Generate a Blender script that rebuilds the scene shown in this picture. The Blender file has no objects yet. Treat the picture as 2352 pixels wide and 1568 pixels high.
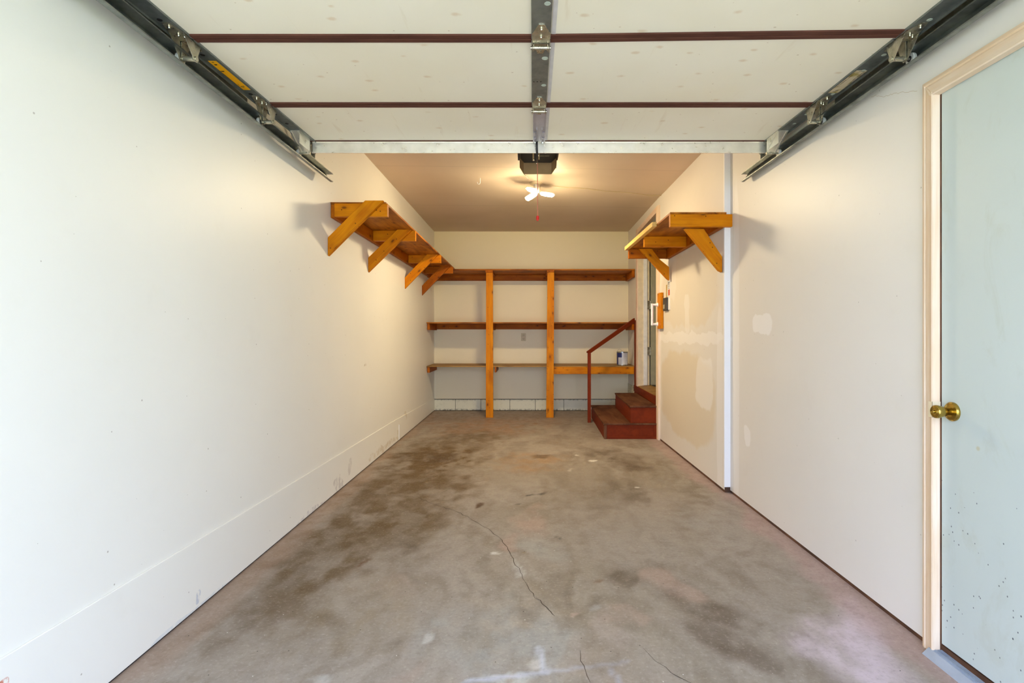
import bpy, math, random
import numpy as np
from mathutils import Vector, Matrix
random.seed(7); np.random.seed(7)
sc = bpy.context.scene
COL = sc.collection
F = 1221.0            # focal length in pixels of the 2352 px wide frame
EYE = 1.0756          # camera height
VX, VY = 1208.0, 766.0

# ------------------------------------------------------------------ camera
cd = bpy.data.cameras.new('camera'); cam = bpy.data.objects.new('camera', cd); COL.objects.link(cam)
cd.sensor_width = 36.0; cd.lens = 36.0 * F / 2352.0; cd.sensor_fit = 'HORIZONTAL'
cd.shift_x = -(VX - 1176.0) / 2352.0
cd.shift_y = -(784.0 - VY) / 2352.0
cd.clip_start = 0.02; cd.clip_end = 200
cam.location = (0, 0, EYE); cam.rotation_euler = (math.pi / 2, 0, 0)
sc.camera = cam
# ------------------------------------------------------------------ colour management
sc.view_settings.view_transform = 'Standard'; sc.view_settings.look = 'None'
sc.view_settings.gamma = 1.0; sc.view_settings.use_curve_mapping = False
sc.view_settings.exposure = 1.63
# ------------------------------------------------------------------ sky
w = bpy.data.worlds.new('overcast_sky'); sc.world = w; w.use_nodes = True
bg = w.node_tree.nodes['Background']
bg.inputs['Color'].default_value = (0.73, 0.89, 1.30, 1); bg.inputs['Strength'].default_value = 2.25
# high sun from behind the house: added for its bounce indoors, reaches only driveway and lawn
sl = bpy.data.lights.new('bounce_sun', 'SUN'); sl.energy = 11.0; sl.color = (1.0, 0.95, 0.86); sl.angle = 0.01
so = bpy.data.objects.new('bounce_sun', sl); COL.objects.link(so); so.rotation_euler = (math.radians(-32), math.radians(12), 0)
# portal: tells the renderer daylight comes in through the open garage door
pl = bpy.data.lights.new('doorway_daylight_portal', 'AREA'); pl.shape = 'RECTANGLE'; pl.size = 2.5; pl.size_y = 2.1
pl.cycles.is_portal = True
po = bpy.data.objects.new('doorway_daylight_portal', pl); COL.objects.link(po)
po.location = (0.05, -0.22, 1.05); po.rotation_euler = (math.pi / 2, 0, 0)
# the bulb cluster's own light is made by the ceiling light builder
LAMP = 245.0

# ------------------------------------------------------------------ helpers
def S(r, g, b):
    f = lambda c: ((c / 255.0) / 12.92) if c / 255.0 <= 0.04045 else (((c / 255.0) + 0.055) / 1.055) ** 2.4
    return (f(r), f(g), f(b))
def wp(X, Y, D):                     # photo pixel at depth D -> point
    return Vector(((X - VX) * D / F, D, EYE - (Y - VY) * D / F))
def gp(X, Y):                        # photo pixel on the floor
    D = EYE * F / (Y - VY); return ((X - VX) * D / F, D)

class NT:
    def __init__(s, name, rough=0.5, metal=0.0, spec=0.5):
        s.m = bpy.data.materials.new(name); s.m.use_nodes = True; s.t = s.m.node_tree
        s.b = s.t.nodes['Principled BSDF']; s.b.inputs['Roughness'].default_value = rough
        s.b.inputs['Metallic'].default_value = metal; s.b.inputs['Specular IOR Level'].default_value = spec
    def n(s, k, **kw):
        x = s.t.nodes.new(k)
        for a, v in kw.items(): setattr(x, a, v)
        return x
    def l(s, a, b): s.t.links.new(a, b)
    def put(s, v, sock):
        if isinstance(v, bpy.types.NodeSocket): s.l(v, sock)
        elif isinstance(v, (tuple, list)) and sock.type == 'RGBA': sock.default_value = tuple(v)[:3] + (1,)
        else: sock.default_value = v
    def obj(s): return s.n('ShaderNodeTexCoord').outputs['Object']
    def attr(s, nm, k='Vector'):
        a = s.n('ShaderNodeAttribute', attribute_name=nm); return a.outputs[k]
    def mapv(s, v, scale=(1, 1, 1), loc=(0, 0, 0), rot=(0, 0, 0)):
        m = s.n('ShaderNodeMapping'); s.l(v, m.inputs['Vector'])
        m.inputs['Scale'].default_value = scale; m.inputs['Location'].default_value = loc; m.inputs['Rotation'].default_value = rot
        return m.outputs['Vector']
    def noise(s, v, scale, detail=4, rough=0.5, dist=0.0):
        x = s.n('ShaderNodeTexNoise'); s.l(v, x.inputs['Vector']); x.inputs['Scale'].default_value = scale
        x.inputs['Detail'].default_value = detail; x.inputs['Roughness'].default_value = rough; x.inputs['Distortion'].default_value = dist
        return x.outputs['Fac']
    def noisec(s, v, scale, detail=3):
        x = s.n('ShaderNodeTexNoise'); s.l(v, x.inputs['Vector']); x.inputs['Scale'].default_value = scale
        x.inputs['Detail'].default_value = detail; return x.outputs['Color']
    def vor(s, v, scale, rnd=1.0, dim='3D'):
        x = s.n('ShaderNodeTexVoronoi'); x.voronoi_dimensions = dim; s.l(v, x.inputs['Vector']); x.inputs['Scale'].default_value = scale
        x.inputs['Randomness'].default_value = rnd; return x.outputs['Distance'], x.outputs['Color']
    def ma(s, op, a, b=0.0, c=None):
        x = s.n('ShaderNodeMath', operation=op); s.put(a, x.inputs[0]); s.put(b, x.inputs[1])
        if c is not None: s.put(c, x.inputs[2])
        return x.outputs[0]
    def rng(s, v, a, b, c=0.0, d=1.0):
        x = s.n('ShaderNodeMapRange', interpolation_type='SMOOTHSTEP'); s.put(v, x.inputs['Value'])
        x.inputs['From Min'].default_value = a; x.inputs['From Max'].default_value = b
        x.inputs['To Min'].default_value = c; x.inputs['To Max'].default_value = d; return x.outputs['Result']
    def mix(s, f, a, b, mode='MIX'):
        x = s.n('ShaderNodeMix', data_type='RGBA', blend_type=mode)
        s.put(f, x.inputs[0]); s.put(a, x.inputs[6]); s.put(b, x.inputs[7]); return x.outputs[2]
    def sep(s, v):
        x = s.n('ShaderNodeSeparateXYZ'); s.l(v, x.inputs[0]); return x.outputs
    def bump(s, h, strength=0.2, dist=0.002):
        x = s.n('ShaderNodeBump'); s.l(h, x.inputs['Height']); x.inputs['Strength'].default_value = strength
        x.inputs['Distance'].default_value = dist; s.l(x.outputs['Normal'], s.b.inputs['Normal'])
    def col(s, c): s.put(c, s.b.inputs['Base Color'])
    def rough(s, c): s.put(c, s.b.inputs['Roughness'])

def flat(name, c, rough=0.5, metal=0.0, spec=0.5, var=0.06, vs=20):
    t = NT(name, rough, metal, spec); o = t.obj()
    n = t.noise(o, vs, 4); k = t.rng(n, 0.3, 0.7, 1 - var, 1 + var)
    cc = t.n('ShaderNodeCombineXYZ'); [t.l(k, cc.inputs[i]) for i in range(3)]
    t.col(t.mix(1.0, c, cc.outputs[0], 'MULTIPLY')); return t.m

def wood(name, c_mid, c_dark, c_light, knot=(0.05, 0.018, 0.004), rough=0.38, knots=True, nails=True, blot=0.5, flake=0.0):
    t = NT(name, rough + 0.1, 0, 0.10); g = t.attr('gr')
    gs = t.sep(g); cb = t.n('ShaderNodeCombineXYZ'); t.l(gs[0], cb.inputs[0]); t.l(t.ma('ADD', gs[1], gs[2]), cb.inputs[1]); g2 = cb.outputs[0]
    wv = t.mapv(g, (1.2, 9, 9)); n1 = t.noise(wv, 2.2, 4, 0.55, 0.8)
    fine = t.noise(t.mapv(g, (3, 90, 90)), 1.6, 3, 0.6)
    blotn = t.noise(t.mapv(g, (3, 6, 6)), 1.3, 3)
    c = t.mix(t.rng(n1, 0.3, 0.72), c_mid, c_light)
    c = t.mix(t.ma('MULTIPLY', t.rng(blotn, 0.45, 0.75), blot), c, c_dark)
    c = t.mix(t.ma('MULTIPLY', t.rng(fine, 0.5, 0.8), 0.35), c, c_dark)
    if knots:
        d, vc = t.vor(t.mapv(g2, (1.0, 2.0, 1)), 5.5, 1.0, '2D')
        sel = t.rng(t.sep(vc)[0], 0.48, 0.52)
        d = t.ma('ADD', d, t.ma('SUBTRACT', 1.0, sel))
        km = t.ma('SUBTRACT', 1.0, t.rng(d, 0.04, 0.13))
        c = t.mix(t.ma('MULTIPLY', km, 0.8), c, knot)
        hal = t.ma('SUBTRACT', 1.0, t.rng(d, 0.1, 0.28)); c = t.mix(t.ma('MULTIPLY', hal, 0.3), c, c_dark)
    if nails:
        d2, v2 = t.vor(t.mapv(g2, (1, 1, 1), (3.3, 1.7, 0.4)), 15, 1.0, '2D'); d2 = t.ma('ADD', d2, t.ma('SUBTRACT', 1.0, t.rng(t.sep(v2)[1], 0.55, 0.57)))
        c = t.mix(t.ma('MULTIPLY', t.ma('SUBTRACT', 1.0, t.rng(d2, 0.05, 0.075)), 0.75), c, (0.03, 0.012, 0.004))
    if flake > 0:
        fl = t.noise(g, 26, 4, 0.6); c = t.mix(t.rng(fl, 0.74 - flake, 0.78 - flake), c, (0.75, 0.68, 0.55))
    t.col(c); t.bump(fine, 0.12, 0.001); return t.m

def wall_paint(name, base, patches=(), speck=0.5, chip=False, grime=False):
    """patches: (y, z, ry, rz, colour, strength, wobble) in wall coordinates"""
    t = NT(name, 0.42, 0, 0.35); o = t.obj()
    n1 = t.noise(o, 0.9, 3); n2 = t.noise(o, 7, 5, 0.6)
    c = t.mix(t.rng(n1, 0.35, 0.7), base, tuple(x * 0.965 for x in base))
    c = t.mix(t.ma('MULTIPLY', t.rng(n2, 0.55, 0.8), 0.14), c, tuple(x * y for x, y in zip(base, (0.86, 0.83, 0.77))))
    if chip: chipm = t.rng(t.noise(t.mapv(o, (1, 1, 0.6)), 26, 6, 0.7), 0.42, 0.56)
    wob = t.noisec(o, 6.0, 6); wv = t.n('ShaderNodeVectorMath', operation='SUBTRACT'); t.l(wob, wv.inputs[0]); wv.inputs[1].default_value = (0.5, 0.5, 0.5)
    for (y, z, ry, rz, pc, st, wb) in patches:
        sv = t.n('ShaderNodeVectorMath', operation='SCALE'); t.l(wv.outputs[0], sv.inputs[0]); sv.inputs['Scale'].default_value = wb
        av = t.n('ShaderNodeVectorMath', operation='ADD'); t.l(o, av.inputs[0]); t.l(sv.outputs[0], av.inputs[1])
        m = t.mapv(av.outputs[0], (0, 1 / ry, 1 / rz), (0, -y / ry, -z / rz))
        # super-ellipse distance
        px = t.sep(m); a = t.ma('POWER', t.ma('ABSOLUTE', px[1]), 3.0); b = t.ma('POWER', t.ma('ABSOLUTE', px[2]), 3.0)
        f = t.ma('SUBTRACT', 1.0, t.rng(t.ma('ADD', a, b), 0.72, 1.08))
        if chip: f = t.ma('MULTIPLY', f, chipm)
        c = t.mix(t.ma('MULTIPLY', f, st), c, pc)
    if speck > 0:
        so_ = t.sep(o); cw = t.n('ShaderNodeCombineXYZ'); t.l(t.ma('ADD', so_[0], so_[1]), cw.inputs[0]); t.l(so_[2], cw.inputs[1])
        d, vc = t.vor(cw.outputs[0], 8, 1.0, '2D')
        sel = t.rng(t.sep(vc)[0], 0.72, 0.74)
        d = t.ma('DIVIDE', d, t.ma('ADD', 0.15, t.ma('MULTIPLY', t.sep(vc)[2], 1.1))); sp = t.ma('MULTIPLY', t.ma('SUBTRACT', 1.0, t.rng(d, 0.012, 0.028)), sel)
        c = t.mix(t.ma('MULTIPLY', sp, speck), c, (0.28, 0.23, 0.16))
        sm = t.noise(t.mapv(o, (1, 2.2, 5)), 3.1, 6, 0.7, 1.0)
        c = t.mix(t.ma('MULTIPLY', t.rng(sm, 0.70, 0.76), 0.25 * speck), c, (0.42, 0.36, 0.26))
    if grime:
        zz = t.sep(o)[2]; gn = t.noise(o, 38, 6, 0.75)
        g1 = t.ma('MULTIPLY', t.rng(gn, 0.44, 0.56), t.ma('SUBTRACT', 1.0, t.rng(zz, 0.012, 0.035)))
        g2_ = t.ma('MULTIPLY', t.rng(gn, 0.50, 0.60), t.rng(zz, 0.135, 0.155))
        c = t.mix(t.ma('MULTIPLY', t.ma('MAXIMUM', g1, g2_), 0.7), c, S(70, 66, 48))
        c = t.mix(t.ma('MULTIPLY', t.rng(t.noise(o, 9, 5, 0.7), 0.5, 0.7), 0.25), c, S(168, 164, 130))
    t.col(c)
    h = t.noise(o, 130, 4, 0.6); t.bump(h, 0.12, 0.0012)
    return t.m

class MB:
    def __init__(s): s.v = []; s.f = []; s.g = []; s.sm = []; s.mi = []
    def add(s, vs, fs, gr=None, smooth=False, mi=0):
        b = len(s.v); s.v += [tuple(v) for v in vs]
        s.g += list(gr) if gr is not None else [tuple(v) for v in vs]
        for f in fs: s.f.append(tuple(i + b for i in f)); s.sm.append(smooth); s.mi.append(mi)
        return s
    def box(s, x0, x1, y0, y1, z0, z1, axis=None, mi=0):
        vs = [(x, y, z) for z in (z0, z1) for y in (y0, y1) for x in (x0, x1)]
        fs = [(0, 2, 3, 1), (4, 5, 7, 6), (0, 1, 5, 4), (2, 6, 7, 3), (0, 4, 6, 2), (1, 3, 7, 5)]
        if axis is None: axis = int(np.argmax([abs(x1 - x0), abs(y1 - y0), abs(z1 - z0)]))
        o = [random.uniform(0, 50) for _ in range(3)]; rest = [i for i in range(3) if i != axis]
        gr = [(v[axis] + o[0], v[rest[0]] + o[1], v[rest[1]] + o[2]) for v in vs]
        return s.add(vs, fs, gr, mi=mi)
    def hexa(s, bot, top, axis=0, mi=0):          # four bottom and four top points, both counter-clockwise from above
        vs = [Vector(p) for p in list(bot) + list(top)]
        fs = [(3, 2, 1, 0), (4, 5, 6, 7)] + [(i, (i + 1) % 4, 4 + (i + 1) % 4, 4 + i) for i in range(4)]
        o = [random.uniform(0, 50) for _ in range(3)]; rest = [i for i in range(3) if i != axis]
        return s.add(vs, fs, [(v[axis] + o[0], v[rest[0]] + o[1], v[rest[1]] + o[2]) for v in vs], mi=mi)
    def prism(s, poly, ext, along=None, mi=0):    # polygon (list of 3D) extruded by vector ext; along = grain direction
        P = [Vector(p) for p in poly]; e = Vector(ext); n = len(P)
        nn = Vector((0, 0, 0))
        for i in range(n): nn += (P[i] - P[0]).cross(P[(i + 1) % n] - P[0])
        if nn.dot(e) > 0: P = P[::-1]
        vs = P + [p + e for p in P]
        fs = [tuple(range(n)), tuple(range(2 * n - 1, n - 1, -1))] + [(i, n + i, n + (i + 1) % n, (i + 1) % n) for i in range(n)]
        a = Vector(along).normalized() if along is not None else (P[1] - P[0]).normalized()
        c = e.normalized(); b = a.cross(c); o = [random.uniform(0, 50) for _ in range(3)]
        return s.add(vs, fs, [(v.dot(a) + o[0], v.dot(b) + o[1], v.dot(c) + o[2]) for v in vs], mi=mi)
    def beam(s, p0, p1, wd, ht, up=(0, 0, 1), mi=0):
        p0, p1 = Vector(p0), Vector(p1); a = (p1 - p0).normalized(); sd = a.cross(Vector(up)).normalized(); u = sd.cross(a)
        q = [p0 + sd * x * wd / 2 + u * y * ht / 2 for x, y in ((-1, -1), (1, -1), (1, 1), (-1, 1))]
        return s.prism(q, p1 - p0, along=a, mi=mi)
    def cyl(s, p0, p1, r0, r1=None, n=20, caps=True, mi=0):
        r1 = r0 if r1 is None else r1
        return s.rev(p0, p1, [(0, r0), (1, r1)], n, caps, mi)
    def rev(s, p0, p1, prof, n=24, caps=True, mi=0, sharp=True):   # profile: (t along axis 0..1, radius)
        p0, p1 = Vector(p0), Vector(p1); ax = p1 - p0; a = ax.normalized()
        u = a.orthogonal().normalized(); v = a.cross(u)
        segs = [[prof[i], prof[i + 1]] for i in range(len(prof) - 1)] if sharp else [prof]
        for sg in segs:
            vs = []; fs = []
            for t, r in sg:
                for k in range(n):
                    an = 2 * math.pi * k / n; vs.append(p0 + ax * t + (u * math.cos(an) + v * math.sin(an)) * r)
            for j in range(len(sg) - 1):
                for k in range(n):
                    k2 = (k + 1) % n; fs.append((j * n + k, j * n + k2, (j + 1) * n + k2, (j + 1) * n + k))
            s.add(vs, fs, smooth=True, mi=mi)
        if caps:
            for t, r, fl in ((prof[0][0], prof[0][1], True), (prof[-1][0], prof[-1][1], False)):
                if r < 1e-6: continue
                vs = [p0 + ax * t + (u * math.cos(2 * math.pi * k / n) + v * math.sin(2 * math.pi * k / n)) * r for k in range(n)]
                s.add(vs, [tuple(range(n))[::-1] if fl else tuple(range(n))], mi=mi)
        return s
    def tube(s, pts, r, n=8, mi=0):
        P = [Vector(p) for p in pts]; vs = []; fs = []
        u = None
        for i, p in enumerate(P):
            d = (P[min(i + 1, len(P) - 1)] - P[max(i - 1, 0)]).normalized()
            if u is None: u = d.orthogonal().normalized()
            u = (u - d * u.dot(d)).normalized(); v = d.cross(u)
            rr = r[i] if isinstance(r, (list, tuple)) else r
            for k in range(n):
                an = 2 * math.pi * k / n; vs.append(p + (u * math.cos(an) + v * math.sin(an)) * rr)
        for j in range(len(P) - 1):
            for k in range(n):
                k2 = (k + 1) % n; fs.append((j * n + k, j * n + k2, (j + 1) * n + k2, (j + 1) * n + k))
        fs.append(tuple(range(n))[::-1]); fs.append(tuple((len(P) - 1) * n + k for k in range(n)))
        return s.add(vs, fs, smooth=True, mi=mi)
    def sphere(s, c, r, n=12, squash=(1, 1, 1), mi=0):
        c = Vector(c); vs = []; fs = []
        m = n // 2
        for j in range(m + 1):
            th = math.pi * j / m
            for k in range(n):
                ph = 2 * math.pi * k / n
                vs.append(c + Vector((math.sin(th) * math.cos(ph) * squash[0], math.sin(th) * math.sin(ph) * squash[1], math.cos(th) * squash[2])) * r)
        for j in range(m):
            for k in range(n):
                k2 = (k + 1) % n; fs.append((j * n + k, (j + 1) * n + k, (j + 1) * n + k2, j * n + k2))
        return s.add(vs, fs, smooth=True, mi=mi)
    def build(s, name, mats, parent=None, bevel=0.0, seg=2, label=None):
        base = Vector((0, 0, 0)); p = parent
        while p is not None: base += p.location; p = p.parent
        me = bpy.data.meshes.new(name)
        me.from_pydata([tuple(Vector(v) - base) for v in s.v], [], s.f)
        if not isinstance(mats, (list, tuple)): mats = [mats]
        for m in mats: me.materials.append(m)
        me.polygons.foreach_set('use_smooth', s.sm); me.polygons.foreach_set('material_index', s.mi)
        at = me.attributes.new('gr', 'FLOAT_VECTOR', 'POINT'); at.data.foreach_set('vector', np.array(s.g, dtype=np.float32).ravel())
        me.update()
        o = bpy.data.objects.new(name, me); COL.objects.link(o)
        if parent is not None: o.parent = parent
        if bevel > 0:
            b = o.modifiers.new('bevel', 'BEVEL'); b.width = bevel; b.segments = seg; b.limit_method = 'ANGLE'; b.angle_limit = math.radians(40)
            b.harden_normals = False
        if label: o['label'] = label
        return o

def thing(name, loc, label, cat, group=None, kind=None):
    o = bpy.data.objects.new(name, None); COL.objects.link(o); o.location = loc; o.empty_display_size = 0.1
    o['label'] = label; o['category'] = cat
    if group: o['group'] = group
    if kind: o['kind'] = kind
    return o
def tag(o, label, cat, group=None):
    o['label'] = label; o['category'] = cat
    if group: o['group'] = group
    return o
def struct(o, label=None, cat=None):
    o['kind'] = 'structure'
    if label: o['label'] = label
    if cat: o['category'] = cat
    return o

# ------------------------------------------------------------------ materials
WB = S(240, 239, 228)
M_left = wall_paint('paint_left_wall', WB, [
    (2.36 * 1, 0.06, 0.0001, 0.0001, WB, 0, 0)][:0], speck=0.6)
lp = (0.93, 0.90, 0.86)
TAN = S(222, 204, 168)
M_right = wall_paint('paint_right_wall', S(234, 228, 217), [
    (4.55, 0.55, 0.80, 0.38, TAN, 0.55, 0.16), (4.50, 1.45, 0.82, 0.32, TAN, 0.35, 0.20), (4.50, 1.04, 0.95, 0.05, lp, 0.6, 0.16), (4.02, 0.70, 0.20, 0.21, lp, 0.55, 0.14), (4.45, 1.25, 0.07, 0.17, lp, 0.4, 0.12),
    (3.69, 0.55, 0.06, 0.75, lp, 0.5, 0.03), (3.50, 0.9, 0.05, 1.2, lp, 0.45, 0.03),
    (3.12, 1.13, 0.13, 0.055, lp, 0.8, 0.12), (3.33, 0.43, 0.04, 0.075, lp, 0.7, 0.10), (4.9, 1.6, 0.12, 0.22, lp, 0.25, 0.15)], speck=0.45)
M_back = wall_paint('paint_back_wall', S(246, 232, 190), speck=0.25)
M_ceil = None
def mk_ceiling():
    t = NT('paint_ceiling', 0.6, 0, 0.3); o = t.obj(); n1 = t.noise(o, 1.1, 4)
    c = t.mix(t.rng(n1, 0.35, 0.7), S(222, 204, 178), S(214, 196, 168))
    y = t.sep(o)[1]
    for yy, st in ((4.52, 0.16), (5.90, 0.2), (3.3, 0.15)):
        d = t.ma('ABSOLUTE', t.ma('SUBTRACT', y, yy)); c = t.mix(t.ma('MULTIPLY', t.ma('SUBTRACT', 1.0, t.rng(d, 0.003, 0.012)), st), c, (0.3, 0.24, 0.17))
    t.col(c); t.bump(t.noise(o, 60, 4), 0.1, 0.001); return t.m
M_ceil = mk_ceiling()
M_sill = flat('weathered_sill_wood', S(92, 58, 34), 0.8, var=0.4, vs=9)
M_gap = flat('dark_joint', S(30, 26, 26), 0.9)
M_block = wall_paint('painted_concrete_block', S(226, 222, 192), speck=0.6, grime=True)
M_white = wall_paint('white_gloss_paint', S(246, 243, 238), speck=0.15)
M_orange = wood('varnished_pine', S(204, 118, 3), S(146, 70, 3), S(220, 140, 8))
M_orange_d = wood('varnished_pine_reddish', S(166, 84, 6), S(112, 50, 4), S(186, 104, 12))
M_ply = wood('stained_plywood', S(156, 86, 22), S(98, 44, 8), S(190, 118, 36), blot=0.9, knots=True, nails=False)
M_ply2 = wood('grey_brown_plywood', S(156, 116, 58), S(104, 74, 34), S(178, 138, 76), blot=0.6, knots=False, nails=False)
M_paleboard = wood('pale_pine', S(222, 176, 96), S(190, 138, 66), S(234, 196, 124), knots=False, blot=0.3)
M_casing = wood('primed_pine_casing', S(234, 206, 172), S(222, 184, 142), S(240, 220, 196), knots=False, nails=False, blot=0.3, rough=0.5)
M_casing2 = wood('pink_primed_casing', S(224, 194, 170), S(200, 164, 130), S(236, 212, 192), knots=False, nails=True, blot=0.4, rough=0.5)
M_jamb = flat('cream_jamb_paint', S(232, 214, 178), 0.45)
M_red = wood('red_brown_paint', S(114, 42, 14), S(86, 32, 10), S(126, 48, 16), knots=False, nails=False, blot=0.4, rough=0.5, flake=0.0)
M_tread = wood('worn_red_brown_tread', S(96, 58, 38), S(72, 40, 24), S(116, 78, 52), knots=False, nails=False, blot=0.9, rough=0.6)
def mk_galv(name, c1, c2, rough, sc_=14, metal=0.9):
    t = NT(name, rough, metal, 0.5); o = t.obj(); n = t.noise(o, sc_, 5, 0.6)
    t.col(t.mix(t.rng(n, 0.3, 0.75), c1, c2)); t.rough(t.rng(t.noise(o, 40, 3), 0.3, 0.7, rough - 0.07, rough + 0.1)); return t.m
M_galv = mk_galv('galvanised_steel', S(176, 176, 168), S(146, 148, 144), 0.30)
M_track = mk_galv('dark_galvanised_track', S(150, 154, 148), S(112, 116, 112), 0.36, metal=0.8)
M_stile = mk_galv('door_stile_steel', S(140, 146, 142), S(116, 122, 118), 0.42, metal=0.7)
M_strut = mk_galv('bright_strut_steel', S(248, 242, 226), S(232, 226, 210), 0.34, metal=0.75)
M_zinc = mk_galv('zinc_hinge', S(196, 190, 168), S(156, 150, 130), 0.30, 30, metal=0.8)
M_lilac = flat('grey_primed_bracket', S(176, 170, 174), 0.45, 0.3)
M_bolt = flat('bolt_steel', S(220, 216, 200), 0.2, 1.0)
M_strip = wood('brown_vinyl_strip', S(88, 54, 44), S(60, 34, 28), S(98, 62, 50), knots=False, nails=False, rough=0.55)
M_black = flat('black_plastic', (0.006, 0.006, 0.006), 0.45)
M_lens = flat('taupe_lamp_cover', S(158, 128, 88), 0.4)
M_wheel = flat('white_nylon', S(206, 204, 196), 0.4)
M_wheeld = flat('dark_bearing', S(24, 22, 24), 0.5)
M_wplastic = flat('white_plastic', S(248, 246, 240), 0.35)
M_brass = NT('antique_brass', 0.22, 1.0); M_brass.col(S(176, 148, 72)); M_brass = M_brass.m
M_redplastic = flat('red_plastic', S(206, 28, 14), 0.4)
M_cord = flat('red_white_cord', S(196, 120, 92), 0.8)
M_stick_o = flat('orange_sticker', S(255, 182, 6), 0.5, var=0.02)
M_stick_w = None
def mk_sticker():
    t = NT('faded_paper_sticker', 0.6); o = t.obj(); n = t.noise(o, 18, 3)
    t.col(t.mix(t.rng(n, 0.45, 0.6), S(216, 200, 164), S(168, 148, 72))); return t.m
M_stick_w = mk_sticker()
M_ink = flat('printed_ink', S(52, 40, 30), 0.6)
M_almond = flat('almond_plate', S(206, 186, 134), 0.4)
M_concrete_out = flat('driveway_concrete', S(216, 212, 202), 0.8, var=0.1, vs=3)
M_lawn = flat('lawn', S(96, 118, 48), 0.9, var=0.3, vs=4)

def mk_doorfoam():
    t = NT('cream_door_back', 0.45, 0, 0.35); o = t.obj()
    base = S(244, 238, 218); n1 = t.noise(o, 1.5, 3)
    c = t.mix(t.rng(n1, 0.3, 0.7), base, S(240, 232, 208))
    d, vc = t.vor(t.mapv(o, (0.8, 1.3, 1)), 6.0, 1.0, '2D'); sel = t.rng(t.sep(vc)[0], 0.50, 0.55)
    wob = t.noise(o, 30, 4)
    m = t.ma('MULTIPLY', t.ma('SUBTRACT', 1.0, t.rng(t.ma('ADD', d, t.ma('MULTIPLY', wob, 0.16)), 0.09, 0.18)), sel)
    c = t.mix(t.ma('MULTIPLY', m, 0.40), c, S(206, 170, 116))
    d2, vc2 = t.vor(t.mapv(o, (1.0, 1.4, 1), (3, 1, 0)), 9.0, 1.0, '2D'); s2 = t.rng(t.sep(vc2)[1], 0.62, 0.66)
    d2 = t.ma('DIVIDE', d2, t.ma('ADD', 0.25, t.ma('MULTIPLY', t.sep(vc2)[2], 1.2)))
    d2 = t.ma('ADD', d2, t.ma('MULTIPLY', t.noise(o, 90, 3), 0.04))
    c = t.mix(t.ma('MULTIPLY', t.ma('MULTIPLY', t.ma('SUBTRACT', 1.0, t.rng(d2, 0.03, 0.06)), s2), 0.5), c, S(160, 120, 70))
    st = t.noise(t.mapv(o, (14, 1.2, 1)), 1.5, 4, 0.6); c = t.mix(t.ma('MULTIPLY', t.rng(st, 0.62, 0.74), 0.16), c, S(196, 168, 116))
    t.col(c); t.bump(t.noise(o, 45, 4), 0.12, 0.001); return t.m
M_foam = mk_doorfoam()

def mk_bluedoor():
    t = NT('pale_blue_green_door_paint', 0.38, 0, 0.4); o = t.obj()
    base = S(200, 208, 200); n1 = t.noise(o, 1.3, 4)
    c = t.mix(t.rng(n1, 0.35, 0.7), base, S(193, 202, 194))
    # old coffee-coloured drips, tall closed loops
    wob = t.noisec(o, 7, 4); wv = t.n('ShaderNodeVectorMath', operation='SUBTRACT'); t.l(wob, wv.inputs[0]); wv.inputs[1].default_value = (0.5, 0.5, 0.5)
    sv = t.n('ShaderNodeVectorMath', operation='SCALE'); t.l(wv.outputs[0], sv.inputs[0]); sv.inputs['Scale'].default_value = 0.05
    av = t.n('ShaderNodeVectorMath', operation='ADD'); t.l(o, av.inputs[0]); t.l(sv.outputs[0], av.inputs[1])
    for (y, z, ry, rz, w_, st) in ((1.655, 1.47, 0.085, 0.36, 0.10, 0.45), (1.61, 1.33, 0.05, 0.22, 0.14, 0.3)):
        m = t.mapv(av.outputs[0], (0, 1 / ry, 1 / rz), (0, -y / ry, -z / rz))
        ln = t.n('ShaderNodeVectorMath', operation='LENGTH'); t.l(m, ln.inputs[0])
        ring = t.ma('ABSOLUTE', t.ma('SUBTRACT', ln.outputs['Value'], 0.9))
        c = t.mix(t.ma('MULTIPLY', t.ma('SUBTRACT', 1.0, t.rng(ring, w_ * 0.6, w_ * 1.6)), st), c, S(196, 182, 132))
    z = t.sep(o)[2]
    for sc_, thr, off, dk in ((46, 0.62, (0, 0, 0), 0.85), (24, 0.76, (5, 2, 1), 0.9)):
        d, vc = t.vor(t.mapv(o, (1, 1, 0.8), off), sc_)
        dens = t.rng(z, 0.15, 0.75, thr, 1.02)
        sel = t.ma('GREATER_THAN', t.sep(vc)[0], dens)
        m = t.ma('MULTIPLY', t.ma('SUBTRACT', 1.0, t.rng(d, 0.04 if sc_ == 24 else 0.06, 0.08 if sc_ == 24 else 0.13)), sel)
        c = t.mix(t.ma('MULTIPLY', m, dk), c, S(52, 54, 66))
    sm_ = t.noise(t.mapv(o, (1, 1.6, 0.8)), 5, 6, 0.7, 0.6); c = t.mix(t.ma('MULTIPLY', t.rng(sm_, 0.52, 0.7), 0.22), c, S(176, 176, 150))
    d, vc = t.vor(t.mapv(o, (1, 1, 1), (1, 7, 3)), 8); sel = t.rng(t.sep(vc)[1], 0.7, 0.72)
    c = t.mix(t.ma('MULTIPLY', t.ma('MULTIPLY', t.ma('SUBTRACT', 1.0, t.rng(d, 0.03, 0.08)), sel), 0.5), c, S(186, 170, 110))
    t.col(c); t.bump(t.noise(o, 110, 3), 0.08, 0.001); return t.m
M_blue = mk_bluedoor()

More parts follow.
